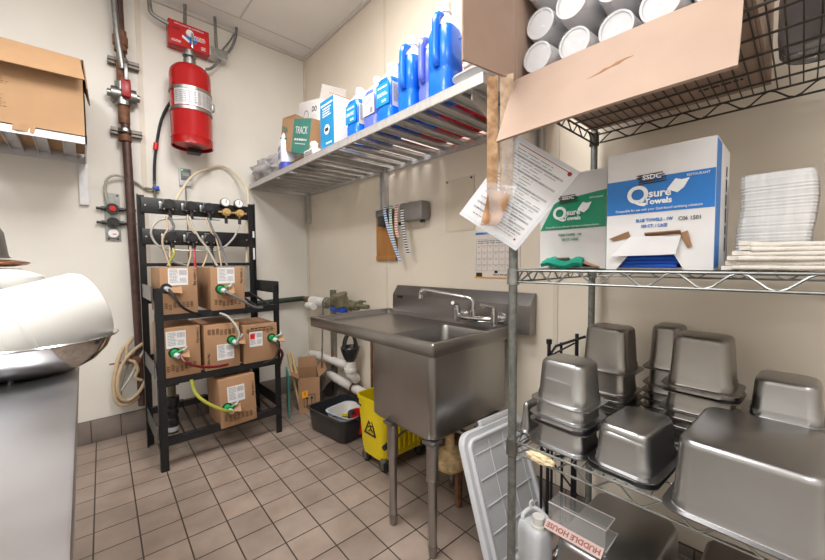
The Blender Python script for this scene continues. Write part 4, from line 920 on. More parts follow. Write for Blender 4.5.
# ------------------------------------------------------------------ wire shelving rack on the right
RX0,RX1,RY1,RY0 = .952,1.55,.588,-.635
wr = thing('wire_rack', 'tall chrome wire shelving rack along the right wall', 'rack', (1.25,0,0))
def R_(mb,name,m,p=wr,**k): return mb.build(name,m,p,world=True,**k)
for x in (RX0,RX1):
    for y in (RY0,RY1):
        po = R_(MB().cyl((x,y,.03),(x,y,2.35),.0128,20), 'post', POSTM)
        MB().cyl((x,y,0),(x,y,.03),.018,16).build('foot', GALV, po, world=True)
def shelf(z, m):
    b = MB()
    for x in (RX0,RX1):
        b.tube([(x,RY0,z),(x,RY1,z)],.0034,8,sm=False); b.tube([(x,RY0,z-.034),(x,RY1,z-.034)],.0032,8,sm=False)
        n=22; pts=[(x,RY1-.02-(RY1-RY0-.04)*k/n,z if k%2 else z-.034) for k in range(n+1)]
        b.tube(pts,.0026,6,sm=True,n=4)
    for y in (RY0,RY1):
        b.tube([(RX0,y,z),(RX1,y,z)],.0034,8,sm=False); b.tube([(RX0,y,z-.034),(RX1,y,z-.034)],.0032,8,sm=False)
        n=12; pts=[(RX0+.02+(RX1-RX0-.04)*k/n,y,z if k%2 else z-.034) for k in range(n+1)]
        b.tube(pts,.0026,6,sm=True,n=4)
    for k in range(5):
        x=RX0+(RX1-RX0)*(k+1)/6; b.tube([(x,RY0,z-.004),(x,RY1,z-.004)],.003,6,sm=False)
    k=0; y=RY1-.024
    while y>RY0+.01:
        b.tube([(RX0,y,z+.0015),(RX1,y,z+.0015)],.0017,6,sm=False); y-=.0262
    s = R_(b,'shelf',m)
    for x in (RX0,RX1):
        for y in (RY0,RY1): MB().cyl((x,y,z-.042),(x,y,z+.006),.0185,16,r1=.0165).build('collar', m, s, world=True)
    return s
ZM,ZB,ZT,ZF = 1.186,.664,1.722,.15
shelf(ZM,GALV); shelf(ZB,GALV); shelf(ZT,DARKW); shelf(ZF,GALV)
TOP = .0045
o = bag('yellowed_rag','small yellowed scrap of rag caught in the rack shelf edge',(.952,.495,ZB-.032),(.012,.04,.016),9,mat('cream_rag',(222,204,166),.8)); o['category']='rag'

# ------------------------------------------------------------------ steel food pans
def pan(w,d,h,m=None,r=.028):
    """upside-down pan: local origin at the middle of the rim underside"""
    f=.015; tp=.004+h*.05
    prof=[(w,d,r+.008,0),(w,d,r+.008,.003),(w-2*f,d-2*f,r,.004),(w-2*f-.003,d-2*f-.003,r,.006)]
    st=min(.022,h*.25)
    prof+=[(w-2*f-.003,d-2*f-.003,r,st),(w-2*f-.008,d-2*f-.008,r,st+.005)]
    wt,dt=w-2*f-.008-tp,d-2*f-.008-tp
    prof+=[(wt,dt,r,h-.016),(wt-.003,dt-.003,r,h-.008),(wt-.010,dt-.010,r,h-.0025),(wt-.022,dt-.022,r-.006,h)]
    return MB().loft(prof,cap1=True,n=6)
def put_pan(proto,label,x,y,z,rz,group,m=None):
    o = proto.copy(); COL.objects.link(o); o.location=(x,y,z); o.rotation_euler=(0,0,rz); o['label']=label; o['category']='pan'; o['group']=group
    if m: 
        o.material_slots[0].link='OBJECT'; o.material_slots[0].material=m
    return o
S6=pan(.17,.182,.15).build('food_pan',PAN); S6b=pan(.165,.178,.122).build('food_pan',PAN); Q4=pan(.242,.168,.105).build('food_pan',PAN); H2=pan(.335,.275,.158,r=.034).build('food_pan',PAN); S9=pan(.12,.068,.09,r=.018).build('food_pan',PAN); N9=pan(.17,.135,.15,r=.026).build('food_pan',PAN); S6c=pan(.18,.172,.11).build('food_pan',PAN); L3=pan(.40,.29,.245,r=.045).build('food_pan',PAN)
ZP=ZB+TOP
def stack(proto,x,y,rz,levels,words,group,m=None,j=.003):
    names={1:['%s'],2:['lower pan of %s','top pan of %s'],3:['bottom pan of %s','middle pan of %s','top pan of %s'],4:['bottom pan of %s','second pan from the bottom of %s','third pan from the bottom of %s','top pan of %s']}
    n=len(levels)
    for k,z in enumerate(levels):
        if n in names: l=names[n][k]%words
        else: l=('bottom pan of %s' if k==0 else 'top pan of %s' if k==n-1 else '%s pan from the top of %%s'%['','second','third','fourth','fifth','sixth','seventh'][n-1-k])%words
        put_pan(proto,'steel '+l,x+random.uniform(-j,j),y+random.uniform(-j,j),z,rz+random.uniform(-.02,.02),group,m)
random.seed(11)
stack(S6b,1.055,.464,-.06,[ZP,ZP+.066,ZP+.088,ZP+.132],'the stack beside the front post','pans stacked beside the front post')
stack(S9,1.07,.59,.05,[ZP],'small pan tucked behind the front stack by the post','small pan by the post')
stack(Q4,1.083,.289,-.08,[ZP,ZP+.014],'the low wide stack in front','low wide pans in front')
stack(H2,1.083,.058,-.03,[ZP],'large shiny pan nearest the camera on the shelf','large front pan')
stack(S6,1.37,.455,-.02,[ZP,ZP+.022,ZP+.044,ZP+.066,ZP+.088,ZP+.165],'the tall stack in front of the rear post','tall pans by the rear post',PAN2)
stack(N9,1.520,.309,-.0,[ZP,ZP+.028,ZP+.056,ZP+.084,ZP+.112,ZP+.168],'the dark tall stack against the wall','dark tall pans by the wall',PAN2)
stack(S6,1.345,.192,-.03,[ZP,ZP+.025,ZP+.05,ZP+.075,ZP+.10,ZP+.155,ZP+.175],'the tall stack with a dented top','tall pans with a dented top',PAN2)
stack(S6c,1.425,.019,-.03,[ZP,ZP+.03,ZP+.06,ZP+.085,ZP+.11],'the rear stack at the right edge','rear pans at the right edge')
for p_ in (S6,S6b,Q4,H2,S9,S6c,N9): bpy.data.objects.remove(p_)

# ------------------------------------------------------------------ bottom shelf: jug, pans, acrylic sign
ZG=ZF+TOP
L3.name='hotel_pan'; L3.location=(1.165,.352,ZG); L3.rotation_euler=(0,0,-.03)
tag(L3,'large upturned steel pan on the lowest shelf under the acrylic sign','pan')
o=pan(.38,.29,.26,r=.05).build('hotel_pan',PAN2); o.location=(1.165,.045,ZG); tag(o,'deep steel pan on the lowest shelf beneath the large shiny pan','pan')
jg=thing('plastic_jug','pale grey plastic jug with ribbed cap on the lowest rack shelf','jug',(1.03,.552,ZG),-.25)
MB().loft([(.07,.085,.018,0),(.078,.092,.02,.008),(.078,.092,.02,.205),(.072,.086,.02,.222),(.06,.075,.018,.228)],cap0=True).build('body',GREYPL,jg)
MB().cyl((-.005,-.018,.226),(-.005,-.018,.238),.022,20).cyl((-.005,-.018,.236),(-.005,-.018,.262),.018,20).build('cap',WHITEPL,jg)
MB().tube([(.02,-.03,.226),(.03,-.02,.245),(.03,.02,.25),(.012,.036,.245),(-.015,.036,.235),(-.02,.03,.224)],.007).build('handle',GREYPL,jg)
MB().lathe([(.010,-.002),(.014,0),(.010,.002)],M=Matrix.Translation((.02,.03,.262))@Matrix.Rotation(1.2,4,'X')).build('ring',WHITEPL,jg)
# acrylic sign on the lowest pan
sg=thing('acrylic_sign','clear acrylic sign holder with pink lettered strip on the upturned lowest pan','sign',(1.04,.43,ZG+.2455))
L=.165
MB().box((.05,0,.0015),(.10,L,.003)).box((.0015,0,.033),(.003,L,.063)).box((.036,0,.0645),(.07,L,.003)).build('holder',ACRYL,sg,flat=True)
MB().box((.0715,0,.0645),(.002,L,.0035)).box((.036,-L/2-.001,.0645),(.07,.002,.0035)).box((.0,0,.0655),(.003,L,.003)).build('edge',EDGE,sg,flat=True)
MB().box((.101,0,.0015),(.002,L,.0035)).box((.05,-L/2-.001,.0015),(.10,.002,.0035)).build('edge',EDGE,sg,flat=True)
st=MB().prism([(0,0),(L,0),(L,.030),(0,.030)],mtx((-.032,-L/2,.001),(0,1,0),(.7,0,.42)),.002).build('strip',mat('pink_strip',(204,176,168),.35,0,.04),sg,flat=True)
Mn=mtx((-.032,-L/2,.001),(0,1,0),(.7,0,.42)); cc=Mn@Vector((L/2,.015,-.0006))
yd=Vector((-.7,0,-.42)).normalized(); cc2=Mn@Vector((L/2,.015,.0026))
up_n=Vector((0,1,0)).cross(Vector((.7,0,.42))).normalized()
pos = cc2 if up_n.z>0 else cc
text('HUDDLE HOUSE',.021,mat('dark_red_letters',(150,84,78),.5),st,pos,(0,1,0),yd,sx=1.0,bold=.0006)

# ------------------------------------------------------------------ towel boxes on the middle shelf
ZS=ZM+TOP
def towel_box(lab,x,yL,yR,h,depth,col,name_c,l1,code,cloth,rz):
    w=yL-yR
    t=thing('towel_box',lab,'box',(x,(yL+yR)/2,ZS),rz,'printed towel boxes on the middle rack shelf')
    X,Z=(0,-1,0),(0,0,1)      # face seen from -x
    M=mtx((0,0,0),X,Z)
    # front with a torn opening
    f=MB(); a=w/2
    if cloth is CLOTHB:
        poly=[(-a,0),(-a*.78,0),(-a*.50,h*.14),(a*.32,h*.14),(a*.52,0),(a,0),(a,h),(-a,h)]
    else:
        poly=[(-a,0),(-a*.74,0),(-a*.55,h*.085),(a*.30,h*.085),(a*.60,h*.05),(a*.84,0),(a,0),(a,h),(-a,h)]
    f.prism(poly,M@Matrix.Translation((0,0,-.004)),.004)
    f.build('front',WHITEB,t,flat=True)
    b=MB().box((depth/2+.0045,a-.002,h/2),(depth,.004,h)).box((depth/2+.0045,-a+.002,h/2),(depth,.004,h)).box((depth+.002,0,h/2),(.004,w-.009,h-.002)).box((depth/2+.0045,0,h-.0025),(depth,w-.009,.004)).box((depth/2+.01,0,.0025),(depth-.02,w-.009,.004))
    b.build('carton',WHITEB,t,flat=True)
    b0,b1=h*.475,h*.765
    if cloth is CLOTHB: g=MB().prism([(-a+.0005,b0),(a-.0005,b0),(a-.0005,b1),(-a+.0005,b1)],M,.0008)
    else: g=MB().prism([(-a+.0005,h*.42),(a-.0005,h*.42),(a-.0005,h*.79),(-a*.3,h*.74),(-a*.55,h*.70)],M,.0008); b0,b1=h*.42,h*.75
    bd=g.build('colour_band',col,t,flat=True)
    z0=.0016
    def P(u,v,dz=0): return (-(z0+dz),-u,v)
    # logo brush patch with letters
    m_=MB()
    for q in range(5): m_.prism([(-.030+.004*(q%3),-.012+.005*q),(.030-.004*((q+1)%3),-.0095+.005*q),(.034-.003*q,-.007+.005*q),(-.026-.002*q,-.0085+.005*q)],mtx(P(-.01,b1-.004),X,Z),.0006)
    br=m_.build('brush_mark',PRINT,bd,flat=True)
    s_=w/.22
    text('SSDC',.015*s_,WHITEPR,t,P(-.01,b1,.0012),X,Z,sx=1.1,bold=.0004)
    cy=(b0+b1)/2-.002
    text('Q',.058*s_,WHITEPR,t,P(-a*.36,cy+.003,.0004),X,Z,bold=.0016)
    text('sure',.026*s_,WHITEPR,t,P(a*.06,cy+.004,.0004),X,Z,bold=.0007)
    text('Towels',.019*s_,WHITEPR,t,P(a*.03,cy-.015*s_,.0004),X,Z,bold=.0007)
    MB().prism([(-.016,-.002),(.0,.020),(.012,.016),(.026,.018),(.016,-.002),(.004,-.012)],mtx(P(a*.34,cy+.012,.0002),X,Z),.0008).build('towel_icon',WHITEPR,t,flat=True)
    text('Compatible for use with your Quat-based sanitizing solutions',.0083*s_,WHITEPR,t,P(0,b0+.008,.0002),X,Z,sx=.86)
    text('RESTAURANT',.0075*s_,WHITEPR,t,P(a*.72,b1-.008,.0002),X,Z,sx=.9)
    text(l1,.0105*s_,col,t,P(-.004,b0-.018,0),X,Z,bold=.0002,sx=.82)
    text('150 CT. / CASE',.0105*s_,col,t,P(-.004,b0-.032,0),X,Z,bold=.0002,sx=.82)
    if code: text(code,.0125,PRINT,t,P(a*.60,b0-.020,0),X,Z,sx=.85)
    # side print seen on the near face
    sd=MB().box((depth*.16,-a-.0006,h/2),(depth*.3,.001,h-.01)).build('side_band',col,t,flat=True)
    q=MB(); dashes(q,(depth*.75,-a-.0008,h*.5),Z,(-1,0,0),h*.7,.02,1,fill=1); q.build('side_print',PRINT,t,flat=True)
    return t
tb1=towel_box('white box with blue band and blue towels showing, middle rack shelf',1.0,.345,.130,.287,.19,BLUEPR,'blue','BLUE TOWELS - 1W','C06 1501',CLOTHB,0)
# torn flap and towels of the blue box
MB().sheet([(-.012,.092,.032),(-.012,-.042,.036),(-.006,-.05,.078),(-.006,.052,.080)],.003,4,3,lambda u,v:.004*math.sin(6*u)).build('torn_flap',WHITEB,tb1)
MB().sheet([(-.001,.09,.072),(-.001,.052,.080),(-.008,.055,.094),(-.006,.098,.078)],.003).build('torn_edge',CARD,tb1,flat=True)
MB().sheet([(-.001,-.047,.083),(-.001,-.062,.050),(-.006,-.070,.052),(-.008,-.062,.088)],.003).build('torn_edge',CARD,tb1,flat=True)
MB().sheet([(-.002,.02,.080),(-.002,-.05,.084),(-.012,-.05,.089),(-.012,.02,.087)],.003).build('torn_edge',CARDD,tb1,flat=True)
for k in range(5):
    o=MB().box((0,0,0),(.15,.130-.006*abs(k-2),.0088),bev=.003).build('blue_towel',CLOTHB); o.location=(1.085,.255,ZS+.0095+.0088*k); tag(o,'folded blue towel inside the torn opening of the blue banded box','towel','blue towels in the blue banded box')
tb2=towel_box('white box with green band behind the hanging menu, middle rack shelf',1.115,.588,.386,.29,.19,GREENPR,'green','WASH TOWEL - 1W',None,CLOTHG,0)
MB().sheet([(-.001,.06,.022),(-.001,.0,.026),(-.014,.0,.034),(-.010,.075,.032)],.003).build('torn_flap',CARDP,tb2,flat=True)
MB().sheet([(-.002,-.02,.03),(-.002,-.085,.004),(-.022,-.08,.004),(-.020,-.02,.026)],.003).build('torn_flap',CARD,tb2,flat=True)
o=MB().sheet([(0,.07,.004),(0,-.06,.004),(.04,-.05,.028),(.04,.055,.030)],.012,10,4,lambda u,v:.006*math.sin(9*u)+.004*math.sin(5*v)).build('green_towel',CLOTHG); o.location=(1.085,.50,ZS+.004); tag(o,'green towel spilling from the green banded box','towel')
# napkin bundle and folded towels
random.seed(4)
nb=thing('napkin_bundle','tall bundle of white paper napkins standing on the middle rack shelf','napkins',(1.12,.045,ZS))
m=MB(); tt=bmesh.new(); n=60; ring=[]
for k in range(n+1):
    z=.215*k/n; e=1-max(0,(k/n-.86)/.14)**2*.28; j=.0012*(k%2)+random.uniform(-.0006,.0006); R=[]
    w_,d_=(.15-j*2)*(.72+.28*e),(.124-j*2)*(.80+.2*e)
    for sx,sy,a0 in ((1,1,0),(-1,1,PI/2),(-1,-1,PI),(1,-1,1.5*PI)):
        for q in range(4):
            an_=a0+PI/2*q/3; R.append(tt.verts.new((.08+sx*(w_/2-.018)+.018*math.cos(an_),sy*(d_/2-.018)+.018*math.sin(an_)+.004*math.sin(z*30),z)))
    ring.append(R)
for A,B in zip(ring,ring[1:]):
    for q in range(16): tt.faces.new((A[q],A[(q+1)%16],B[(q+1)%16],B[q]))
tt.faces.new(list(reversed(ring[0]))); tt.faces.new(ring[-1])
m.merge(tt)
m.build('napkins',mat('napkin_paper',(232,232,231),.85,0,.09,30,stretch=(2,2,.25),bump=.35),nb,ang=25)
o=MB().box((1.18,-.045,ZS+.11),(.14,.012,.22)).box((1.25,-.10,ZS+.11),(.01,.10,.22)).build('brown_divider',CARD,flat=True,origin=(1.2,-.05,ZS)); tag(o,'brown cardboard divider right of the white napkin bundle','divider')
for k in range(6):
    b=MB().sheet([(-.06,.118-.002*k,0),(-.06,-.118+.002*k,0),(.06,-.118+.002*k,0),(.06,.118-.002*k,0)],.0085,16,4,lambda u,v,k=k:.0018*math.sin(7*u+k*.3)+.006*(1-u)**4*(k/6)); b.cyl((-.06,-.112+.002*k,0),(-.06,.10-.002*k,.001),.0046,10)
    o=b.build('folded_towel',CLOTH); o.location=(1.035+random.uniform(-.004,.004),-.002-.004*k+random.uniform(-.004,.004),ZS+.0052+.0088*k); o.rotation_euler=(0,0,random.uniform(-.04,.04))
    tag(o,'folded white towel in the flat pile in front of the napkin bundle','towel','flat pile of folded white towels')

# ------------------------------------------------------------------ big open carton of cup sleeves on the top shelf
ZC=ZT+TOP
BY1_,BY0_,BXf,BXr,BH=.577,.078,.938,1.50,.46
ct=thing('cup_carton','large open cardboard carton of plastic cup sleeves on the top rack shelf','box',(1.0,.33,ZC))
def C_(mb,name,m,p=ct,**k): return mb.build(name,m,p,world=True,**k)
yc=(BY0_+BY1_)/2; xc=(BXf+BXr)/2; t=.006
C_(MB().box((xc,yc,ZC+t/2),(BXr-BXf,BY1_-BY0_-.014,t)).box((xc,yc,ZC+BH),(BXr-BXf,BY1_-BY0_-.014,t)).box((xc,BY1_-t/2,ZC+BH/2),(BXr-BXf,t,BH)).box((xc,BY0_+t/2,ZC+BH/2),(BXr-BXf,t,BH)).box((BXr+t/2,yc,ZC+BH/2),(t,BY1_-BY0_,BH)),'carton',CARDP,flat=True)
q=MB(); dashes(q,(1.40,.18,ZC-.0005),(0,1,0),(1,0,0),.10,.03,1,fill=1); C_(q,'print',PRINT,flat=True); q=MB(); dashes(q,(1.38,.36,ZC-.0005),(0,1,0),(1,0,0),.06,.03,1,fill=1); C_(q,'print',PRINT,flat=True)
fl=C_(MB().sheet([(BXf-.002,BY0_+.012,ZC+.004),(BXf-.002,BY1_,ZC+.004),(.805,.548,1.522),(.805,.082,1.530)],.006,16,6,lambda u,v:-.045*max(0,.22-u)**1.5*6*(1-v)*(v+.15)+.004*math.sin(3*u)),'bottom_flap',CARDP)
MB().sheet([(.884,.245,1.618),(.884,.315,1.615),(.878,.29,1.606),(.878,.255,1.608)],.0015).build('tear',CARDD,fl,world=True,flat=True) if False else None
tm=MB(); Mt=mtx((.8680,.30,1.634),(0,-1,0),(BXf-.805,0,.205))
tm.prism([(-.045,-.012),(-.02,-.002),(-.012,.005),(.0,.004),(.012,.012),(.03,.015),(.045,.012),(.028,.008),(.02,.001),(.002,-.001),(-.015,-.008)],Mt,.002)
tm.build('torn_mark',CARDD,fl,world=True,flat=True)
C_(MB().sheet([(BXf-.003,BY1_,ZC+.006),(.735,.605,ZC+.002),(.735,.605,ZC+BH),(BXf-.003,BY1_,ZC+BH)],.006,4,4),'left_flap',CARDP)
C_(MB().sheet([(BXf-.003,BY0_-.004,ZC+.006),(.79,-.06,ZC+.006),(.79,-.06,ZC+BH),(BXf-.003,BY0_-.004,ZC+BH)],.006),'right_flap',CARDP,flat=True)
def sleeve(lab,x,y,z):
    s=thing('cup_sleeve',lab,'cups',(x,y,z),0,'plastic sleeves of cups in the top carton'); return s
sl0=None
row=['bottom','second','third','top']
for r in range(4):
    for k in range(5):
        y=BY1_-.0575-.096*k-(-.003 if r%2 else 0); z=ZC+.056+.1005*r; x=BXf+.018+((k*7+r*3)%5)*.007
        pos=['leftmost','second from left','middle one','fourth from left','rightmost'][k]
        lab='sleeve of white cups, %s in the %s row of the top carton'%(pos,row[r])
        if sl0 is None:
            sl0=sleeve(lab,x,y,z)
            Mx=mtx((0,0,0),(0,-1,0),(0,0,1))   # local z -> -x
            Ml=Matrix.Translation((.0,0,0))@mtx((0,0,0),(0,1,0),(0,0,1))
            c=MB().lathe([(.001,.004),(.034,.004),(.036,.0),(.040,.0),(.047,.10),(.0478,.104),(.046,.112),(.0465,.40),(.001,.41)],M=Ml,seg=32).build('cups',FOAM,sl0)
            g=MB()
            for q in range(8): g.lathe([(.046,.11+.035*q),(.0478,.115+.035*q),(.0465,.12+.035*q)],M=Ml,seg=32)
            g.build('rims',FOAM,sl0)
            fm=MB(); from mathutils import noise
            tt=bmesh.new(); bmesh.ops.create_uvsphere(tt,u_segments=32,v_segments=16,radius=1)
            for v in tt.verts:
                p=v.co.copy(); n_=noise.noise(p*3)*.0025
                rr=math.hypot(p.x,p.y); 
                v.co=Vector((p.x,p.y,0))*(.0505+n_) if False else Vector((p.x*(.0485+n_),p.y*(.0485+n_),(-.009+n_*2 if p.z<-.75 else (-.003 if p.z<-.5 else .40)) if p.z<0 else .40))
            fm.merge(tt,Ml); fm.build('film',FILM,sl0)
            sl0.rotation_euler=(0,0,0)
        else:
            dup(sl0,(x,y,z),0,lab,rot=(0.4*k+r,0,0))

# ------------------------------------------------------------------ hanging menu and cardboard strips at the front post
mn=thing('laminated_menu','tilted laminated menu sheet taped to the front rack post','sheet',(.9,.56,1.24))
L_,B_,R0=Vector((.824,.691,1.354)),Vector((.914,.556,1.243)),Vector((1.007,.418,1.455)); T_=L_+R0-B_
nn=(R0-B_).cross(L_-B_).normalized()
if nn.x>0: nn=-nn
ins=lambda a: a
MB().sheet([B_,R0,T_,L_],.0012).build('laminate',mat('laminate_edge',(226,228,234),.18,0,.02,spec=.8),mn,world=True,flat=True)
e1=(R0-B_); e2=(L_-B_)
def mp(u,v,o=.0009): return B_+e1*u+e2*v+nn*o
MB().sheet([mp(.04,.05),mp(.96,.05),mp(.96,.95),mp(.04,.95)],.0004).build('page',PAPER,mn,world=True,flat=True)
# text runs along e2 direction lines, page up is e1
xd=(B_-L_).normalized(); yd=e1.normalized()
g1=MB(); g2=MB()
W2=e2.length
for k in range(26):
    u=.10+k*.032
    if k in (2,4,6,8,11,15,19,23): g2.prism([(-W2*.40,-.0030),(W2*.40,-.0030),(W2*.40,.0030),(-W2*.40,.0030)],mtx(mp(u,.5,.0013),xd,yd),.0003)
    if k<10:
        if k%2==0: dashes(g1,mp(u,.70,.0017),xd,yd,W2*.30,.0045,1,lo=.04,hi=.12,fill=.7)
        dashes(g1,mp(u,.32,.0017),xd,yd,W2*.40,.003,1,fill=.6,lo=.03,hi=.1)
    else:
        dashes(g1,mp(u,.5,.0017),xd,yd,W2*.8,.0026,1,fill=.5,lo=.03,hi=.09)
g2.build('grey_rows',mat('grey_rows',(186,186,192),.4),mn,world=True,flat=True)
g1.build('print',mat('menu_print',(96,94,100),.5),mn,world=True,flat=True)
g3=MB().prism([(-W2*.42,-.002),(W2*.42,-.002),(W2*.42,0),(-W2*.42,0)],mtx(mp(.945,.5,.0013),xd,yd),.0003); g3.build('red_rule',REDD,mn,world=True,flat=True)
MB().lathe([(.0,.0003),(.006,.0003)],M=mtx(mp(.93,.09,.0015),xd,yd),seg=18).build('round_mark',REDD,mn,world=True)
MB().lathe([(.0,.0003),(.003,.0003)],M=mtx(mp(.09,.12,.0015),xd,yd),seg=14).build('round_mark',REDD,mn,world=True)
cp_=thing('cardboard_edge_strip','left narrow brown cardboard strip taped down the front rack post','strip',(.868,.622,1.38))
cp_.rotation_euler=(0,0,0)
dd=Vector((.556,-.83,0))
def strip(th,o,w,z0,z1,mt):
    o=Vector(o); b=MB().sheet([Vector((*o[:2],z0)),Vector((*o[:2],z0))+dd*w,Vector((*o[:2],z1))+dd*w,Vector((*o[:2],z1))],.006,2,14,lambda u,v:.003*math.sin(9*v+4*u))
    return b.build('board',mt,th,world=True)
strip(cp_,(.868,.624),.030,1.385,1.738,mat('worn_cardboard',(138,98,64),.8,0,.1,34,bump=.3,rgb2=(208,170,130)))
cp2=thing('cardboard_edge_strip','right pale cardboard strip with tape beside the left one on the rack post','strip',(.89,.59,1.38))
strip(cp2,(.888,.594),.036,1.39,1.738,mat('worn_pale_cardboard',(168,136,108),.8,0,.1,34,bump=.3,rgb2=(214,190,166)))
MB().sheet([(.912,.552,1.42),(.888,.588,1.42),(.888,.588,1.58),(.912,.552,1.58)],.001,2,8,lambda u,v:.002*math.sin(14*v)-.006).build('tape',FILM,cp2,world=True)
o=MB().sheet([(.846,.630,1.315),(.874,.588,1.315),(.894,.560,1.40),(.862,.610,1.42)],.003,8,8,lambda u,v:.006*math.sin(7*u+3*v)+.004*math.sin(11*v)+.004).build('torn_tape',TAPE,origin=(.88,.6,1.36)); tag(o,'torn crumpled brown tape patch holding the menu to the cardboard strips','tape')
o=MB().sheet([(.838,.638,1.30),(.882,.573,1.28),(.898,.546,1.42),(.850,.618,1.44)],.001,8,8,lambda u,v:.005*math.sin(9*u+5*v)+.004*math.sin(13*v-3*u)+.006).build('clear_tape',FILM,origin=(.88,.6,1.36)); tag(o,'wrinkled clear tape over the torn brown patch on the menu','tape')

# ------------------------------------------------------------------ black wire stand behind the rack, dark jar on the top shelf
bs=thing('black_wire_stand','black wire stand squeezed between sink and wire rack at the wall','stand',(1.53,.69,0))
def K(pts,r=.006,name='bar',sm=False): return MB().tube(pts,r,8,sm=sm).build(name,BLACKP,bs,world=True)
K([(1.48,.735,0),(1.48,.735,.86)],.008,'upright'); K([(1.56,.65,0),(1.56,.65,.90)],.008,'upright')
K([(1.48,.735,.80),(1.50,.715,.845),(1.575,.62,.89)]); K([(1.52,.70,.60),(1.52,.70,.86)]); K([(1.48,.735,.80),(1.55,.655,.86)],.004,'brace')
K([(1.44,.745,.50),(1.44,.745,.66),(1.452,.745,.70),(1.48,.735,.71)],.006,'bar',True)
for z in (.42,.36): K([(1.44,.755,z),(1.57,.64,z)])
for k in range(4): K([(1.45+.035*k,.75-.03*k,.05),(1.45+.035*k,.75-.03*k,.42)])
K([(1.45,.75,.40),(1.57,.64,.18)],.004,'brace')
MB().cyl((1.48,.735,.855),(1.48,.735,.875),.012,12).build('knob',BLACKP,bs,world=True)
for k,(x,y) in enumerate(((1.22,-.10),(1.36,-.02))):
    o=MB().lathe([(.001,.0),(.07,0),(.078,.01),(.082,.06),(.082,.15),(.06,.19),(.05,.20),(.05,.215),(.001,.215)],M=Matrix.Translation((x,y,ZC)),seg=32).build('dark_glass_jar',mat('smoky_glass_%d'%k,(140,140,146),.15,0,.1,trans=.5),origin=(x,y,ZC)); tag(o,('front' if k==0 else 'rear')+' smoky grey jar at the right end of the top rack shelf','jar')
# ------------------------------------------------------------------ steel counter at the left with bowls and buckets
kt=thing('steel_counter','stainless steel work counter along the left edge','counter',(-.42,.3,0))
def Q(mb,name,m,p=kt,**k): return mb.build(name,m,p,world=True,**k)
Q(MB().box((-.42,.51,.882),(.80,2.82,.036),bev=.006),'top',COUNTER)
for x in (-.74,-.10):
    for y in (-.80,.5,1.84): Q(MB().cyl((x,y,.0),(x,y,.865),.02,16),'leg',STEEL)
Q(MB().box((-.42,.51,.25),(.70,2.7,.03)),'undershelf',STEEL,flat=True)
ZK=.9005
bw_=thing('mixing_bowl','wide stainless mixing bowl on the steel counter corner holding a white bucket','bowl',(-.122,1.49,ZK))
MB().lathe([(.001,.0),(.085,.001),(.108,.005),(.145,.028),(.172,.060),(.186,.095),(.198,.097),(.201,.100),(.198,.103),(.184,.101),(.169,.064),(.142,.033),(.104,.009),(.001,.005)],seg=64).build('bowl',CHROME,bw_)
def axis_M(o,z):
    z=Vector(z).normalized(); x=z.cross(Vector((0,0,1))).normalized(); y=z.cross(x)
    return Matrix(((x.x,y.x,z.x,o[0]),(x.y,y.y,z.y,o[1]),(x.z,y.z,z.z,o[2]),(0,0,0,1)))
bk=thing('white_bucket','white plastic bucket lying on its side in the steel mixing bowl','bucket',(.027,1.515,1.087))
Mb=axis_M((0,0,0),(-.88,-.30,-.30))
MB().lathe([(.001,0),(.085,.0),(.104,.008),(.113,.028),(.121,.24),(.127,.242),(.127,.255),(.119,.255),(.110,.03),(.08,.01),(.001,.01)],M=Mb,seg=56).build('bucket',WHITEPL,bk)
MB().lathe([(.119,.185),(.1215,.188),(.1218,.196),(.1195,.199)],M=Mb,seg=56).build('rib',WHITEPL,bk)
b2=thing('white_tub','second white plastic tub behind the bucket on the counter','tub',(-.25,1.77,ZK))
MB().lathe([(.001,0),(.13,0),(.14,.01),(.155,.24),(.158,.25),(.15,.275),(.10,.30),(.001,.305)],seg=48).build('tub',WHITEPL,b2)
hd=MB().tube([(-.02,-.19,.225),(.02,-.175,.25),(.045,-.16,.252),(.06,-.15,.252)],[.007,.008,.009,.010,.011,.012]).build('handle',BLACKPL,b2)
b3=thing('copper_rim_pan','pan with copper coloured rim standing behind the white tub','pan',(-.21,1.325,ZK))
b3.location=(-.27,1.80,ZK)
MB().lathe([(.001,.306),(.10,.307),(.13,.312),(.140,.318),(.137,.322),(.10,.33),(.001,.335)],seg=48).build('lid',COPPER,b3)
b4=thing('steel_pot','upturned steel pot at the left edge behind the white tub','pot',(-.28,1.80,ZK))
MB().lathe([(.105,.3355),(.10,.345),(.092,.42),(.08,.445),(.001,.45)],seg=48).build('pot',STEEL,b4)
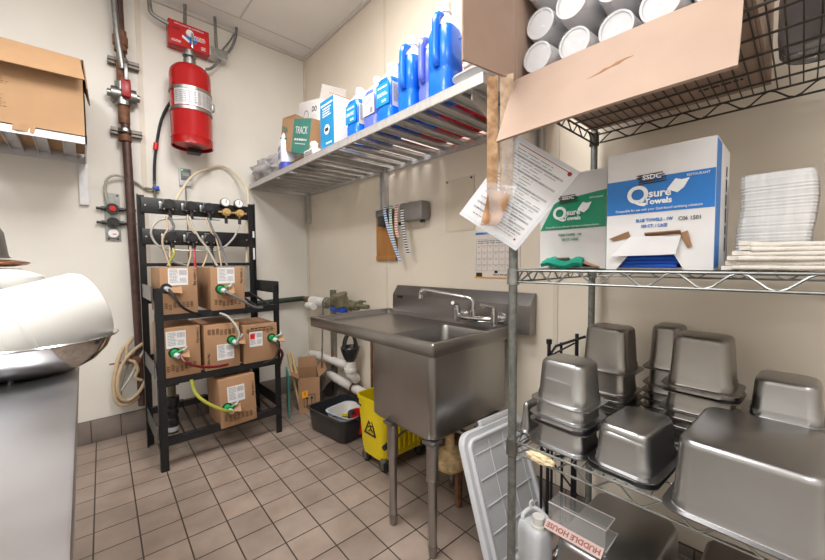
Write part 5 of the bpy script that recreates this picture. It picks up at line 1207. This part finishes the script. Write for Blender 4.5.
# left wall shelf with carton
wl=thing('wall_shelf','metal slatted wall shelf at upper left holding a tan carton','shelf',(-.5,3.0,1.88))
def U(mb,name,m,p=wl,**k): return mb.build(name,m,p,world=True,**k)
LX0,LX1,LY0,LY1,LZ=-1.15,.045,2.715,3.235,1.925
U(MB().box(((LX0+LX1)/2,LY0+.005,LZ-.022),(LX1-LX0,.010,.044)).box(((LX0+LX1)/2,LY0+.02,LZ-.003),(LX1-LX0,.04,.006)),'front_lip',ALUW,flat=True)
U(MB().box(((LX0+LX1)/2,LY1-.006,LZ-.022),(LX1-LX0,.012,.044)),'rear_lip',ALUW,flat=True)
for x in (LX0+.004,LX1-.004): U(MB().box((x,(LY0+LY1)/2,LZ-.022),(.008,LY1-LY0,.044)),'end_rail',ALUW,flat=True)
x=LX1-.075
while x>LX0+.03: U(MB().box((x,(LY0+LY1)/2,LZ-.004),(.055,LY1-LY0-.02,.006)).box((x-.026,(LY0+LY1)/2,LZ-.015),(.003,LY1-LY0-.02,.02)).box((x+.026,(LY0+LY1)/2,LZ-.015),(.003,LY1-LY0-.02,.02)),'slat',ALUW,flat=True); x-=.115
for x in (.027,-1.0): U(MB().box((x,3.236,1.745),(.045,.024,.27)),'bracket',ALUW,flat=True)
U(MB().sheet([(-.235,LY0-.003,LZ-.028),(-.16,LY0-.004,LZ-.034),(-.15,LY0-.006,LZ+.006),(-.23,LY0-.004,LZ+.012)],.002,4,4,lambda u,v:.006*math.sin(6*u)),'sticker_scrap',CARDY)
lb_=thing('tan_carton','large open tan cardboard carton on the upper left wall shelf','box',(-.19,2.76,LZ+.0005))
w,d,h=.47,.40,.43
m=MB().box((0,.003,h/2),(w,.006,h)).box((0,d-.003,h/2),(w,.006,h)).box((-w/2+.003,d/2,h/2),(.006,d,h)).box((w/2-.003,d/2,h/2),(.006,d,h)).box((0,d/2,.003),(w,d,.006))
m.build('carton',CARDY,lb_,flat=True)
MB().sheet([(-w/2,0,h),(w/2-.015,0,h),(w/2+.002,-.075,h-.135),(-w/2,-.085,h-.15)],.006,6,4,lambda u,v:-.006*math.sin(PI*v)).build('front_flap',CARDY,lb_)
MB().sheet([(w/2,.0,h),(w/2,d,h),(w/2+.028,d-.02,h-.12),(w/2+.012,.01,h-.15)],.006).build('side_flap',CARDY,lb_,flat=True)
MB().sheet([(-.06,d,h),(w/2-.03,d,h),(w/2-.05,d+.02,h+.075),(-.02,d+.04,h+.13)],.006).build('rear_flap',CARDY,lb_,flat=True)
q=MB(); random.seed(2)
for k in range(2):
    dashes(q,(-.12,-.001,.235-.115*k),X_,Z_,.14,.085,9,lo=.03,hi=.10,fill=.6,th=.35)
q.build('print',mat('faded_print',(134,98,64),.8),lb_,flat=True)
